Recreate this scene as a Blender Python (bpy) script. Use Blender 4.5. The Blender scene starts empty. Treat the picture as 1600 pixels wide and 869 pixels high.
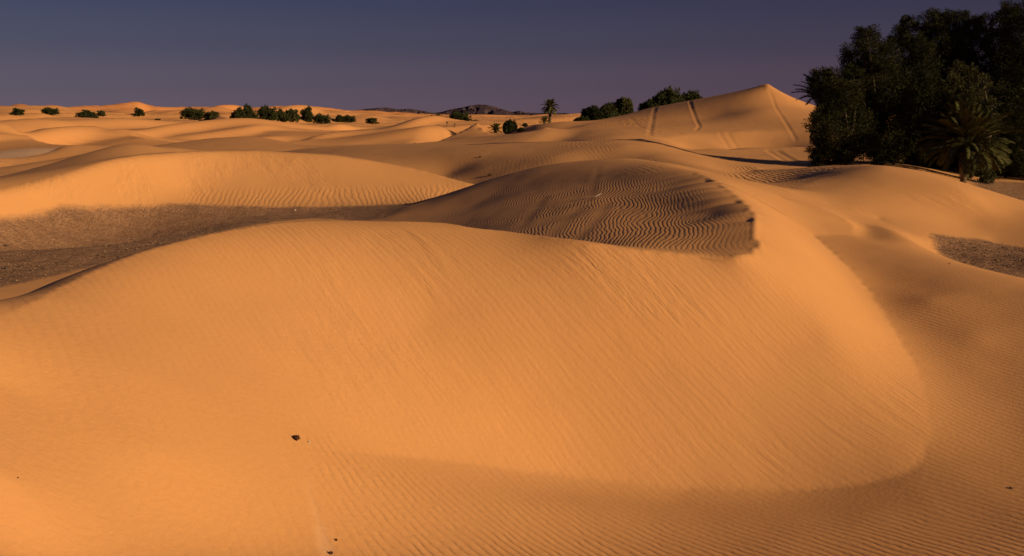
import bpy, bmesh, math, random, time
import numpy as np
from mathutils import Vector, Matrix
T0 = time.time()
scene = bpy.context.scene
C = scene.collection

# ------------------------------------------------------------------ camera
CAM_H = 5.0
PITCH = math.radians(10.5)
F = 1400.0                       # focal length in pixels of the 1600 px wide photograph
cam_data = bpy.data.cameras.new("camera")
cam_data.sensor_width = 36.0
cam_data.lens = 36.0 * F / 1600.0
cam_data.clip_start = 0.1
cam_data.clip_end = 60000.0
cam = bpy.data.objects.new("camera", cam_data)
C.objects.link(cam)
cam.location = (0, 0, CAM_H)
cam.rotation_euler = (math.radians(90) - PITCH, 0, 0)
scene.camera = cam

# ------------------------------------------------------------------ light
SUN_ELEV = math.radians(15.7)
SUN_AZ = math.radians(66.0)      # swung to the right from straight behind the camera
sun_dir = Vector((math.sin(SUN_AZ) * math.cos(SUN_ELEV), -math.cos(SUN_AZ) * math.cos(SUN_ELEV), math.sin(SUN_ELEV)))
sl = bpy.data.lights.new("sun", 'SUN')
sl.energy = 5.0
sl.angle = math.radians(0.5)
sl.color = (1.0, 0.70, 0.37)
so = bpy.data.objects.new("sun", sl)
C.objects.link(so)
so.rotation_euler = sun_dir.to_track_quat('Z', 'Y').to_euler()
so.location = (30, -20, 40)

world = bpy.data.worlds.new("World")
scene.world = world
world.use_nodes = True
wn, wl = world.node_tree.nodes, world.node_tree.links
wn.clear()
w_out = wn.new('ShaderNodeOutputWorld')
w_bg = wn.new('ShaderNodeBackground')
w_sky = wn.new('ShaderNodeTexSky')
w_sky.sky_type = 'NISHITA'
w_sky.sun_disc = False
w_sky.sun_elevation = SUN_ELEV
w_sky.sun_rotation = math.pi - SUN_AZ      # same compass direction as the sun lamp
w_sky.dust_density = 1.0
w_sky.ozone_density = 2.5
w_sky.air_density = 1.0
# the dusky air: the physical sky graded towards violet near the horizon, deep blue overhead
w_tc = wn.new('ShaderNodeTexCoord')
w_sep = wn.new('ShaderNodeSeparateXYZ')
wl.new(w_tc.outputs['Generated'], w_sep.inputs[0])
w_ramp = wn.new('ShaderNodeValToRGB')
cr = w_ramp.color_ramp
cr.interpolation = 'EASE'
SKY_STOPS = [(0.0, (0.106, 0.070, 0.098)), (0.035, (0.083, 0.060, 0.093)), (0.075, (0.054, 0.047, 0.084)),
             (0.12, (0.038, 0.037, 0.080)), (0.30, (0.025, 0.028, 0.076)), (1.0, (0.016, 0.021, 0.060))]
cr.elements[0].position = 0.0
cr.elements[0].color = (*SKY_STOPS[0][1], 1)
cr.elements[1].position = 1.0
cr.elements[1].color = (*SKY_STOPS[-1][1], 1)
for p_, c_ in SKY_STOPS[1:-1]:
    e = cr.elements.new(p_)
    e.color = (*c_, 1)
wl.new(w_sep.outputs['Z'], w_ramp.inputs[0])
w_mulx = wn.new('ShaderNodeMath'); w_mulx.operation = 'MULTIPLY_ADD'
w_mulx.inputs[1].default_value = 0.85; w_mulx.inputs[2].default_value = 0.46
wl.new(w_sep.outputs['X'], w_mulx.inputs[0])
w_tint = wn.new('ShaderNodeMix'); w_tint.data_type = 'RGBA'; w_tint.clamp_factor = True
w_tint.inputs['A'].default_value = (1.16, 1.34, 1.34, 1)
w_tint.inputs['B'].default_value = (0.76, 0.56, 0.63, 1)
wl.new(w_mulx.outputs[0], w_tint.inputs['Factor'])
w_m2 = wn.new('ShaderNodeMix'); w_m2.data_type = 'RGBA'; w_m2.blend_type = 'MULTIPLY'
w_m2.inputs['Factor'].default_value = 1.0
wl.new(w_ramp.outputs[0], w_m2.inputs['A']); wl.new(w_tint.outputs['Result'], w_m2.inputs['B'])
w_sc = wn.new('ShaderNodeVectorMath'); w_sc.operation = 'SCALE'; w_sc.inputs['Scale'].default_value = 0.07 * 0.05
wl.new(w_sky.outputs[0], w_sc.inputs[0])
w_add = wn.new('ShaderNodeVectorMath'); w_add.operation = 'ADD'
wl.new(w_sc.outputs[0], w_add.inputs[0]); wl.new(w_m2.outputs['Result'], w_add.inputs[1])
wl.new(w_add.outputs[0], w_bg.inputs[0])
w_bg.inputs[1].default_value = 0.88
wl.new(w_bg.outputs[0], w_out.inputs[0])

scene.view_settings.view_transform = 'Standard'
scene.view_settings.look = 'None'
scene.view_settings.gamma = 1.0
scene.view_settings.exposure = 0.14

# ------------------------------------------------------------------ helpers
rng = np.random.default_rng(7)
random.seed(7)

def ray(px, py):
    """pixel of the photograph -> direction with unit forward distance (x, z per metre of Y)"""
    c, s = math.cos(PITCH), math.sin(PITCH)
    den = F * c + (434.5 - py) * s
    return (px - 800.0) / den, (-F * s + (434.5 - py) * c) / den

def pt(px, py, Y):
    kx, kz = ray(px, py)
    return (kx * Y, Y, CAM_H + kz * Y)

def ptz(px, py, z):
    kx, kz = ray(px, py)
    Y = (z - CAM_H) / kz
    return (kx * Y, Y, z)

def _h(ix, iy, seed):
    n = (ix * 374761393 + iy * 668265263 + seed * 982451653) & 0xffffffff
    n = ((n ^ (n >> 13)) * 1274126177) & 0xffffffff
    return ((n ^ (n >> 16)) & 0xffff) / 65535.0

def vnoise(x, y, seed=0):
    x = np.asarray(x, float); y = np.asarray(y, float)
    ix = np.floor(x).astype(np.int64); iy = np.floor(y).astype(np.int64)
    fx = x - ix; fy = y - iy
    fx = fx * fx * fx * (fx * (fx * 6 - 15) + 10); fy = fy * fy * fy * (fy * (fy * 6 - 15) + 10)
    a = _h(ix, iy, seed); b = _h(ix + 1, iy, seed); c = _h(ix, iy + 1, seed); d = _h(ix + 1, iy + 1, seed)
    return (a * (1 - fx) + b * fx) * (1 - fy) + (c * (1 - fx) + d * fx) * fy - 0.5

def fbm(x, y, seed=0, octs=3):
    v = 0; a = 1.0
    for o in range(octs):
        v = v + a * vnoise(x * 2 ** o, y * 2 ** o, seed + o * 17)
        a *= 0.5
    return v

def sstep(a, b, x):
    t = np.clip((x - a) / (b - a), 0, 1)
    return t * t * (3 - 2 * t)

# ------------------------------------------------------------------ dune crests, feet and slopes
# every line: (sharp, [(photo x, photo y, metres ahead of the camera or 'z' height), ...]); z<100 given as ('z', value)
def Z(v): return ('z', v)
LINES = []
def line(sharp, *pts, drop=None):
    LINES.append((sharp, pts))
    if drop:                                   # the hidden far side falls away behind the crest
        hid = []
        for p in pts:
            w = ptz(p[0], p[1], p[2][1]) if isinstance(p[2], tuple) else pt(*p)
            k = (w[1] + drop[0]) / w[1]
            hid.append(('w', w[0] * k, w[1] * k, max(w[2] - drop[1], drop[2] if len(drop) > 2 else 0.1)))
        LINES.append((0, hid))

# near dune: crest
line(1, (-120, 560, Z(3.1)), (0, 496, Z(3.02)), (60, 469, Z(2.98)), (110, 440, Z(2.95)), (200, 401, Z(2.95)), (300, 373, Z(2.95)),
     (400, 354, Z(2.92)), (470, 347, Z(2.88)), (540, 345, Z(2.8)), (620, 346, Z(2.75)), (690, 348, Z(2.68)), (740, 356, Z(2.6)), (800, 362, Z(2.5)),
     (900, 378, Z(2.42)), (1000, 391, Z(2.25)), (1100, 400, Z(2.1)), (1160, 402, Z(2.08)), (1190, 386, Z(2.14)))
# far side of its crest (hidden), drops into the floor
for c in [[(-9.5, 13.0, 1.4), (-8.2, 15.5, 1.4), (-7.5, 18, 1.35), (-6.0, 20.5, 1.1), (-4.0, 21.5, 1.25), (-2.0, 22.2, 1.35), (0, 22.0, 1.62), (1.7, 21.2, 1.75)],
          [(-13, 14.5, 0.15), (-11.2, 19.5, 0.1), (-9.5, 23, 0.0), (-7, 26, 0.0), (-5, 29, 0.05)]]:
    LINES.append((0, [('w',) + p for p in c]))
# near dune: lit face samples and its foot
line(1, (490, 700, Z(1.2)), (650, 715, Z(0.45)), (850, 738, Z(-0.3)), (1040, 760, Z(-0.68)), (1250, 765, Z(-0.8)), (1400, 745, Z(-0.66)),
     (1452, 690, Z(-0.44)), (1440, 600, Z(-0.06)), (1400, 520, Z(0.28)), (1350, 445, Z(0.66)), (1300, 395, Z(1.0)), (1270, 368, Z(1.22)))
line(0, (-120, 869, Z(2.45)), (0, 869, Z(2.12)), (250, 869, Z(1.6)), (500, 869, Z(0.98)), (800, 869, Z(0.1)), (1000, 869, Z(-0.38)), (1300, 869, Z(-0.62)), (1600, 869, Z(-0.58)), (1750, 869, Z(-0.5)))
line(0, (0, 600, Z(2.72)), (0, 740, Z(2.45)))
line(0, (200, 580, Z(2.42)), (240, 700, Z(2.02)))
line(0, (1550, 800, Z(-0.64)), (1600, 700, Z(-0.47)), (1600, 560, Z(0.08)), (1520, 520, Z(0.3)))
line(0, (1750, 700, Z(-0.35)), (1750, 560, Z(0.12)))
line(0, (667, 505, Z(1.42)), (895, 522, Z(1.08)), (1101, 540, Z(0.80)), (1290, 525, Z(0.76)))
# right-hand gentle ridge in front of the stony patch
line(0, (1350, 378, Z(1.05)), (1400, 389, Z(0.98)), (1450, 402, Z(0.9)), (1500, 417, Z(0.82)), (1550, 432, Z(0.78)), (1600, 446, Z(0.75)), (1700, 470, Z(0.72)))
line(0, (1450, 470, Z(0.6)), (1600, 500, Z(0.46)))
# stony patch right
line(0, (1470, 392, Z(0.1)), (1530, 400, Z(0.05)), (1600, 410, Z(0.05)), (1680, 425, Z(0.05)))
line(0, (1480, 412, Z(0.12)), (1600, 436, Z(0.1)))
line(0, (1560, 378, Z(0.15)), (1600, 385, Z(0.1)), (1700, 400, Z(0.05)))
# dune behind: sharp crest curling up and over
line(1, (1190, 386, Z(2.14)), (1177, 366, Z(2.26)), (1183, 345, Z(2.38)), (1166, 318, Z(2.54)), (1130, 290, Z(2.68)), (1088, 270, Z(2.8)))
line(0, (1088, 270, Z(2.8)), (1040, 257, Z(2.85)), (1000, 249, Z(2.8)), (930, 251, Z(2.68)), (860, 259, Z(2.38)), (800, 271, Z(2.0)), (735, 291, Z(1.35)),
     (650, 318, Z(0.6)), (560, 345, Z(0.05)))
line(0, (1150, 388, Z(2.12)), (1085, 390, Z(2.06)), (1000, 380, Z(2.0)), (900, 370, Z(1.75)), (800, 352, Z(1.45)), (700, 343, Z(0.9)), (620, 341, Z(0.4)))
line(0, (1110, 335, Z(2.3)), (1000, 322, Z(2.17)), (900, 315, Z(1.93)), (800, 315, Z(1.5)), (740, 320, Z(1.05)))
line(0, (1060, 290, Z(2.55)), (960, 280, Z(2.4)), (870, 285, Z(2.05)))
LINES.append((0, [('w', -8.5, 46, 0.0), ('w', -2.5, 53, 0.2), ('w', 2, 54, 0.7), ('w', 6, 52, 1.3)]))
# lit side of that dune, running down to the right
line(0, (1060, 260, Z(2.8)), (1130, 278, Z(2.5)), (1200, 300, Z(2.1)), (1260, 330, Z(1.6)), (1290, 360, Z(1.25)))
line(0, (1160, 283, Z(2.3)), (1225, 296, Z(1.98)))
line(1, (1215, 308, Z(1.92)), (1275, 323, Z(1.6)), (1318, 340, Z(1.32)), (1334, 354, Z(1.15)), (1328, 366, Z(1.1)), (1285, 367, Z(1.2)))
line(0, (1350, 344, Z(1.06)), (1353, 358, Z(1.0)), (1345, 371, Z(1.02)))
line(0, (1378, 354, Z(1.0)), (1405, 367, Z(0.97)), (1432, 381, Z(0.85)))
# right-hand middle dune
line(1, (1180, 290, Z(1.75)), (1240, 296, Z(1.72)), (1262, 288, Z(1.85)), (1290, 277, Z(2.05)), (1325, 269, Z(2.28)))
line(0, (1380, 262, Z(2.5)), (1440, 275, Z(2.2)), (1500, 298, Z(1.7)), (1560, 325, Z(1.05)), (1600, 340, Z(0.75)), (1680, 365, Z(0.4)))
line(0, (1300, 320, Z(1.45)), (1400, 330, Z(1.15)), (1500, 345, Z(0.7)), (1560, 355, Z(0.5)))
line(1, (1372, 342, Z(0.98)), (1410, 358, Z(0.76)), (1450, 373, Z(0.48)), (1500, 378, Z(0.28)), (1545, 374, Z(0.22)))
# rippled dim slope behind it
line(0, (1150, 272, Z(1.55)), (1200, 266, Z(1.65)), (1300, 259, Z(2.2)), (1360, 259, Z(2.5)))
line(0, (1130, 280, Z(1.48)), (1200, 286, Z(1.45)), (1250, 280, Z(1.75)))
line(0, (1440, 262, 62), (1500, 276, 62), (1600, 292, 60), (1700, 300, 58))
line(0, (1560, 312, Z(0.05)), (1600, 322, Z(0.0)), (1700, 340, Z(0.0)))
line(0, (1300, 252, 66), (1400, 255, 66))
# big dim dune across the middle
line(0, (440, 238, 86), (500, 231, 85), (560, 227, 83))
line(1, (560, 227, 83), (650, 224, 80), (740, 223, 76), (830, 222, 71), (930, 219, 67), (1000, 217, 65))
LINES.append((0, [('w', -19, 93, 1.0), ('w', -13, 94, 1.05), ('w', -5, 92, 1.1), ('w', 1, 88, 1.2)]))
line(1, (1000, 217, 65), (1035, 224, 64), (1080, 237, 66), (1140, 252, 58), (1192, 265, 52))
line(0, (700, 272, 61), (760, 264, 59), (860, 252, 57), (930, 245, 57), (1000, 243, 56))
line(0, (1020, 244, 55), (1100, 262, 50), (1135, 276, 48))
line(0, (570, 238, 72), (630, 243, 67), (700, 246, 64), (800, 240, 62), (900, 233, 60), (970, 228, 59))
# bright band and terraces under the big right dune
line(1, (1066, 235, 84), (1120, 233, 86), (1200, 236, 86), (1300, 232, 86), (1400, 236, 84), drop=(3.5, 0.25))
line(0, (1080, 240, 77), (1140, 254, 72), (1200, 262, 68), (1300, 256, 70))
line(0, (1100, 230, 90), (1200, 233, 89), (1300, 228, 90))
line(1, (1040, 216, 91), (1090, 209, 96), (1160, 206, 97), (1230, 207, 97), (1300, 208, 95))
line(0, (960, 213, 88), (1040, 222, 86), (1070, 231, 88))
line(0, (1050, 199, 102), (1150, 198, 102), (1250, 197, 100))
# big right dune
line(1, (850, 208, 104), (900, 199, 111), (945, 189, 121), (985, 178, 131), (1010, 170, 135), (1050, 163, 136), (1100, 154, 133), (1150, 145, 128), (1185, 136, 123), (1200, 132, 121),
     (1215, 141, 120), (1240, 157, 118), (1262, 169, 116), (1300, 176, 114), (1400, 190, 108))
line(0, (960, 203, 99), (1000, 196, 109), (1100, 184, 113), (1180, 174, 110), (1230, 181, 107))
LINES.append((0, [('w', 14, 162, 1.0), ('w', 24, 168, 2.5), ('w', 40, 152, 3.5), ('w', 54, 138, 2.5)]))
# small bright nose at its left foot
# left middle dune: crest and foot of the lit face
line(1, (-100, 318, 38), (0, 300, 42), (60, 287, 44), (120, 269, 46), (175, 251, 48), (240, 243, 50), (310, 238, 52), (380, 236, 54), (450, 238, 55), (520, 243, 55.5), (580, 251, 56),
     (650, 265, 56), (700, 278, 55), (737, 289, 54))
LINES.append((0, [('w', -23, 59, 1.7), ('w', -17.5, 60, 1.8), ('w', -13, 60, 1.6), ('w', -9, 59.5, 1.15), ('w', -5.0, 58, 0.6), ('w', -2.8, 56.5, 0.45)]))
line(0, (-60, 362, Z(0.0)), (0, 351, Z(0.0)), (100, 339, Z(0.0)), (200, 331, Z(0.0)), (300, 326, Z(0.0)), (450, 321, Z(0.0)), (560, 319, Z(0.0)), (660, 318, Z(0.0)))
line(0, (0, 395, Z(0)), (200, 380, Z(0)), (400, 345, Z(0)))
line(0, (-80, 440, Z(0)), (0, 440, Z(0.02)), (120, 415, Z(0)))
line(0, (300, 295, Z(0.85)), (450, 296, Z(0.7)), (560, 300, Z(0.5)))
# dim dune rising behind its left end
line(0, (-60, 290, 56), (0, 278, 58), (60, 262, 60), (130, 241, 63), (180, 228, 65), (215, 226, 66), (245, 230, 66), (272, 237, 66), drop=(8, 1.5))
line(0, (60, 276, 52), (140, 256, 56), (200, 246, 58))
LINES.append((0, [('w', -42, 72, 0.1), ('w', -34, 78, 0.2), ('w', -26, 82, 0.4)]))
# pale flat
line(0, (-60, 275, Z(0)), (0, 270, Z(0)), (40, 258, Z(0.0)))
line(0, (-60, 250, Z(0)), (0, 248, Z(0.02)), (85, 248, Z(0.05)))
# dunes further back on the left
line(1, (-60, 206, 118), (0, 207, 118), (55, 216, 112), (95, 224, 106), (150, 227, 102), drop=(6, 0.9))
line(0, (-60, 243, 99), (20, 245, 98), (85, 243, 98), (100, 236, 97), (170, 231, 96), (230, 233, 92))
line(0, (-60, 194, 150), (0, 194, 150), (35, 196, 147), (80, 205, 138), (112, 211, 131))
line(1, (60, 217, 124), (130, 210, 129), (190, 207, 131), (225, 213, 125), drop=(9, 1.0))
line(0, (90, 225, 113), (150, 226, 108), (200, 226, 105))
line(1, (215, 226, 101), (270, 219, 105), (340, 211, 110), (400, 210, 112), (440, 216, 108), (475, 222, 102), drop=(8, 1.2))
line(0, (475, 222, 102), (540, 225, 98))
line(0, (280, 235, 89), (360, 233, 90), (410, 236, 87))
line(0, (250, 205, 150), (320, 203, 152), (430, 205, 150), (520, 210, 146))
line(1, (320, 196, 188), (345, 187, 190), (380, 199, 182), (430, 203, 176), drop=(10, 1.5))
line(1, (455, 219, 124), (520, 214, 132), (600, 212, 138), (660, 214, 138), (700, 220, 128), drop=(8, 1.0))
line(0, (560, 205, 170), (600, 201, 172), (640, 194, 174), (675, 193, 172), (705, 200, 166), (780, 206, 160))
line(0, (590, 223, 103), (660, 222, 103), (700, 222, 104), (820, 221, 104))
line(1, (680, 222, 112), (712, 212, 117), (744, 203, 121), (758, 210, 118), (774, 222, 112), drop=(6, 1.5))
line(0, (790, 212, 130), (850, 219, 112))
# ground under and beside the camera
LINES.append((0, [('w', -7, 1.5, 3.5), ('w', -3.5, 0.5, 3.5), ('w', 0, 0, 3.35), ('w', 2.5, 1, 2.2), ('w', 5, 3.0, 0.5), ('w', 8, 6.0, -0.4), ('w', 11, 9.0, -0.4)]))
LINES.append((0, [('w', -8.5, 6, 3.2), ('w', -7, 8.4, 3.05)]))
LINES.append((0, [('w', 0.5, 5.0, 1.9), ('w', -1.2, 4.0, 2.5), ('w', 3, 5, 1.0)]))

def expand(pts, n=14):
    W = []
    for p in pts:
        if p[0] == 'w': W.append(p[1:])
        elif isinstance(p[2], tuple): W.append(ptz(p[0], p[1], p[2][1]))
        else: W.append(pt(p[0], p[1], p[2]))
    W = np.array(W, float)
    if len(W) < 2: return W
    # Catmull-Rom in (bearing, log distance, slope seen from the camera)
    r = np.hypot(W[:, 0], W[:, 1]); q = np.stack([np.arctan2(W[:, 0], W[:, 1]), np.log(np.maximum(r, 0.5)), W[:, 2]], 1)
    q = np.vstack([2 * q[0] - q[1], q, 2 * q[-1] - q[-2]])
    out = []
    for i in range(1, len(q) - 2):
        for t in np.linspace(0, 1, n, endpoint=False):
            a, b, c, d = q[i - 1], q[i], q[i + 1], q[i + 2]
            out.append(0.5 * ((2 * b) + (-a + c) * t + (2 * a - 5 * b + 4 * c - d) * t * t + (-a + 3 * b - 3 * c + d) * t ** 3))
    out.append(q[-2])
    return np.array(out)

TH0, TH1 = -0.80, 0.80
S0, S1 = math.log(2.6), math.log(262.0)
DTS = 0.0062

def solve_terrain():
    data, sharp = [], []
    for sh, pts in LINES:
        e = expand(pts)
        ok = (e[:, 1] > S0 + .01) & (e[:, 1] < S1 - .01) & (e[:, 0] > TH0 + .01) & (e[:, 0] < TH1 - .01)
        e = e[ok]
        data.append(e)
        if sh: sharp.append(e)
    D = np.vstack(data)
    # the outer rim is tied to the distant dune field
    rim = []
    for th in np.linspace(TH0 + .02, TH1 - .02, 60):
        for rr in (222., 238., 256.):
            x, y = math.sin(th) * rr, math.cos(th) * rr
            rim.append((th, math.log(rr), float(far_field(np.array([x]), np.array([y]))[0])))
    for side in (TH0 + .02, TH1 - .02):
        for rr in np.exp(np.linspace(math.log(12), math.log(215), 34)):
            rim.append((side, math.log(rr), (1.2 + 1.0 * math.sin(rr * 0.16 + side * 4)) * (1.0 if side < 0 else min(1.0, max(0.0, (rr - 25) / 40))) - (0.6 if side > 0 and rr < 30 else 0.0)))
    D = np.vstack([D, np.array(rim)])
    z = None
    for lev in (8, 4, 2, 1):
        h = DTS * lev
        nt = int((TH1 - TH0) / h) + 2; ns = int((S1 - S0) / h) + 2
        u = (D[:, 0] - TH0) / h; v = (D[:, 1] - S0) / h
        iu = np.clip(u.astype(int), 0, nt - 2); iv = np.clip(v.astype(int), 0, ns - 2); fu = u - iu; fv = v - iv
        w4 = [(1 - fu) * (1 - fv), fu * (1 - fv), (1 - fu) * fv, fu * fv]
        idx = [iv * nt + iu, iv * nt + iu + 1, (iv + 1) * nt + iu, (iv + 1) * nt + iu + 1]
        if z is None: z = np.zeros((ns, nt)) + 1.0
        else:
            ys = np.clip(np.arange(ns) / 2.0, 0, z.shape[0] - 1.001); xs = np.clip(np.arange(nt) / 2.0, 0, z.shape[1] - 1.001)
            y0 = ys.astype(int); x0 = xs.astype(int); fy = (ys - y0)[:, None]; fx = (xs - x0)[None]
            z = (z[y0][:, x0] * (1 - fx) + z[y0][:, x0 + 1] * fx) * (1 - fy) + (z[y0 + 1][:, x0] * (1 - fx) + z[y0 + 1][:, x0 + 1] * fx) * fy
        crease = np.ones((ns, nt))
        for e in sharp:
            a = np.clip(np.round((e[:, 1] - S0) / h).astype(int), 0, ns - 1); b = np.clip(np.round((e[:, 0] - TH0) / h).astype(int), 0, nt - 1)
            crease[a, b] = 0.02
        wb = 1.0; wm = 0.004 * lev * lev; wd = 6.0 * lev ** 1.0
        css = crease[1:-1, :]; ctt = crease[:, 1:-1]; cst = np.minimum(np.minimum(crease[:-1, :-1], crease[1:, 1:]), np.minimum(crease[1:, :-1], crease[:-1, 1:]))
        def A(x):
            g = np.zeros_like(x)
            d = (x[2:] - 2 * x[1:-1] + x[:-2]) * css * wb
            g[2:] += d; g[1:-1] -= 2 * d; g[:-2] += d
            d = (x[:, 2:] - 2 * x[:, 1:-1] + x[:, :-2]) * ctt * wb
            g[:, 2:] += d; g[:, 1:-1] -= 2 * d; g[:, :-2] += d
            d = 2 * (x[1:, 1:] - x[1:, :-1] - x[:-1, 1:] + x[:-1, :-1]) * cst * wb
            g[1:, 1:] += d; g[1:, :-1] -= d; g[:-1, 1:] -= d; g[:-1, :-1] += d
            d = (x[1:] - x[:-1]) * wm; g[1:] += d; g[:-1] -= d
            d = (x[:, 1:] - x[:, :-1]) * wm; g[:, 1:] += d; g[:, :-1] -= d
            xf = x.ravel()
            val = sum(w * xf[i] for w, i in zip(w4, idx)) * wd
            gd = np.zeros(x.size)
            for w, i in zip(w4, idx): gd += np.bincount(i, w * val, minlength=x.size)
            return g + gd.reshape(x.shape)
        bvec = np.zeros(ns * nt)
        for w, i in zip(w4, idx): bvec += np.bincount(i, w * D[:, 2] * wd, minlength=ns * nt)
        b = bvec.reshape(ns, nt)
        # diagonal preconditioner
        dg = np.full((ns, nt), 20.0 * wb)
        dd = np.zeros(ns * nt)
        for w, i in zip(w4, idx): dd += np.bincount(i, w * w * wd, minlength=ns * nt)
        dg += dd.reshape(ns, nt)
        r = b - A(z); y = r / dg; p = y.copy(); ry = (r * y).sum()
        for it in range({8: 500, 4: 350, 2: 260, 1: 160}[lev]):
            Ap = A(p); al = ry / max((p * Ap).sum(), 1e-30)
            z = z + al * p; r = r - al * Ap; y = r / dg; rn = (r * y).sum()
            if rn < 1e-12: break
            p = y + rn / ry * p; ry = rn
    return z

def slip_waves(x, y, L, seed, rot):
    c, s = math.cos(rot), math.sin(rot)
    wx = x + 0.9 * L * fbm(x / (2.2 * L), y / (2.2 * L), seed, 2); wy = y + 0.9 * L * fbm(x / (2.2 * L), y / (2.2 * L), seed + 5, 2)
    u = (wx * c + wy * s) / L; f = u - np.floor(u)
    prof = np.where(f < 0.74, 0.5 - 0.5 * np.cos(math.pi * f / 0.74), 0.5 + 0.5 * np.cos(math.pi * (f - 0.74) / 0.26))
    m = sstep(-0.22, 0.35, vnoise((-wx * s + wy * c) / (1.6 * L) + 7.3 * np.floor(u), np.floor(u) * 3.7, seed + 9))
    return prof * m

def far_field(x, y):
    """low dunes out to the horizon"""
    r = np.hypot(x, y); th = np.arctan2(x, y)
    def barch(L, seed, rot):
        c, s = math.cos(rot), math.sin(rot)
        wx = x + 0.9 * L * fbm(x / (2.2 * L), y / (2.2 * L), seed, 2); wy = y + 0.9 * L * fbm(x / (2.2 * L), y / (2.2 * L), seed + 5, 2)
        u = (wx * c + wy * s) / L
        f = u - np.floor(u)
        prof = np.where(f < 0.74, 0.5 - 0.5 * np.cos(math.pi * f / 0.74), 0.5 + 0.5 * np.cos(math.pi * (f - 0.74) / 0.26))
        m = sstep(-0.22, 0.35, vnoise((-wx * s + wy * c) / (1.6 * L) + 7.3 * np.floor(u), u * 0.0 + np.floor(u) * 3.7, seed + 9))
        return prof * m
    a1 = barch(24, 3, -0.55) * 1.5 + barch(60, 21, -0.3) * 1.0
    z = a1 * (1 - sstep(260, 380, r)) + (barch(46, 41, -0.5) * 3.4 + barch(24, 43, -0.7) * 1.5) * sstep(260, 380, r) * (1 - sstep(700, 900, r)) 
    left = 1 - sstep(-0.30, -0.02, th)
    big = barch(130, 51, -0.45) * 15 + barch(290, 61, -0.25) * 8
    k = sstep(620, 1500, r)
    z = z + k * big * (0.14 + 0.95 * left) * (0.55 + 0.45 * sstep(1200, 2600, r)) 
    z = z + left * sstep(900, 2600, r) * 4.0
    z = z + (barch(52, 77, -0.7) * 5.5 + barch(95, 78, -0.35) * 7.0 * left + barch(30, 79, -0.4) * 2.0 - 1.0) * (0.5 + 0.5 * left) * sstep(560, 760, r) * (1 - sstep(3000, 4500, r))
    z = z * (1 - 0.55 * sstep(3500, 5200, r))
    z = z - 0.0042 * np.maximum(r - 750.0, 0.0) * (1 - 0.55 * left * (1 - sstep(2200, 4500, r)))
    z = z + fbm(x / 30, y / 30, 91, 2) * 0.25
    return z

ZG = solve_terrain()
print("solve", round(time.time() - T0, 1))

def cubic_sample(G, v, u):
    """Catmull-Rom sample of the solved grid"""
    ns, nt = G.shape
    v = np.clip(v, 1, ns - 3.001); u = np.clip(u, 1, nt - 3.001)
    iv = v.astype(int); iu = u.astype(int); fv = v - iv; fu = u - iu
    def wts(t): return (-0.5 * t + t * t - 0.5 * t ** 3, 1 - 2.5 * t * t + 1.5 * t ** 3, 0.5 * t + 2 * t * t - 1.5 * t ** 3, -0.5 * t * t + 0.5 * t ** 3)
    wv = wts(fv); wu = wts(fu); out = 0
    for a in range(4):
        for b in range(4):
            out = out + wv[a] * wu[b] * G[iv + a - 1, iu + b - 1]
    return out

def height(x, y):
    x = np.asarray(x, float); y = np.asarray(y, float)
    r = np.maximum(np.hypot(x, y), 0.05); th = np.arctan2(x, y)
    rr = np.maximum(r, 2.7)
    near = cubic_sample(ZG, (np.log(rr) - S0) / DTS, (np.clip(th, TH0 + .03, TH1 - .03) - TH0) / DTS)
    side = sstep(0.74, 1.1, np.abs(th))
    far = far_field(x, y)
    gen = 0.9 + 0.7 * np.sin(x * 0.11 + 1.2 * np.sin(y * 0.07)) - 0.9 * (x > 0) * sstep(0, 8, x) * (1 - sstep(30, 60, x)) - 1.4 * sstep(2, 7, x) * (1 - sstep(25, 50, r))
    near = near + 0.0 * side
    near = near * (1 - side) + (3.2 * np.exp(-(r / 14) ** 2) * sstep(5, -3, x) + gen * (1 - np.exp(-(r / 14) ** 2))) * side
    near = near * sstep(0.3, 2.9, r) + 3.35 * (1 - sstep(0.3, 2.9, r))
    mid = sstep(84, 100, r) * (1 - sstep(240, 270, r)) * sstep(0.10, 0.0, th)
    near = near + mid * (1.7 * slip_waves(x, y, 21.0, 131, -0.5) + 0.95 * slip_waves(x, y, 11.0, 141, -0.7) - 0.35)
    k = sstep(205, 250, r)
    z = near * (1 - k) + far * k
    return z

def hit(px, py, ymin=20.0, ymax=3000.0):
    kx, kz = ray(px, py)
    Y = np.exp(np.linspace(math.log(ymin), math.log(ymax), 3000))
    h = height(kx * Y, Y); zr = CAM_H + kz * Y
    i = np.nonzero(zr < h)[0]
    if len(i) == 0: return None
    i = i[0]
    return (kx * Y[i], Y[i], float(h[i]))

# ------------------------------------------------------------------ materials
def new_mat(name):
    m = bpy.data.materials.new(name); m.use_nodes = True
    n, l = m.node_tree.nodes, m.node_tree.links
    n.clear()
    o = n.new('ShaderNodeOutputMaterial'); b = n.new('ShaderNodeBsdfPrincipled')
    l.new(b.outputs[0], o.inputs[0])
    return m, n, l, b

def math_node(n, l, op, a, b=None, c=None, clamp=False):
    m = n.new('ShaderNodeMath'); m.operation = op; m.use_clamp = clamp
    for i, v in enumerate((a, b, c)):
        if v is None: continue
        if isinstance(v, (int, float)): m.inputs[i].default_value = v
        else: l.new(v, m.inputs[i])
    return m.outputs[0]

def mix_col(n, l, f, a, b, blend='MIX'):
    m = n.new('ShaderNodeMix'); m.data_type = 'RGBA'; m.blend_type = blend
    if isinstance(f, (int, float)): m.inputs['Factor'].default_value = f
    else: l.new(f, m.inputs['Factor'])
    for k, v in (('A', a), ('B', b)):
        if isinstance(v, tuple): m.inputs[k].default_value = (*v, 1)
        else: l.new(v, m.inputs[k])
    return m.outputs['Result']

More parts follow.
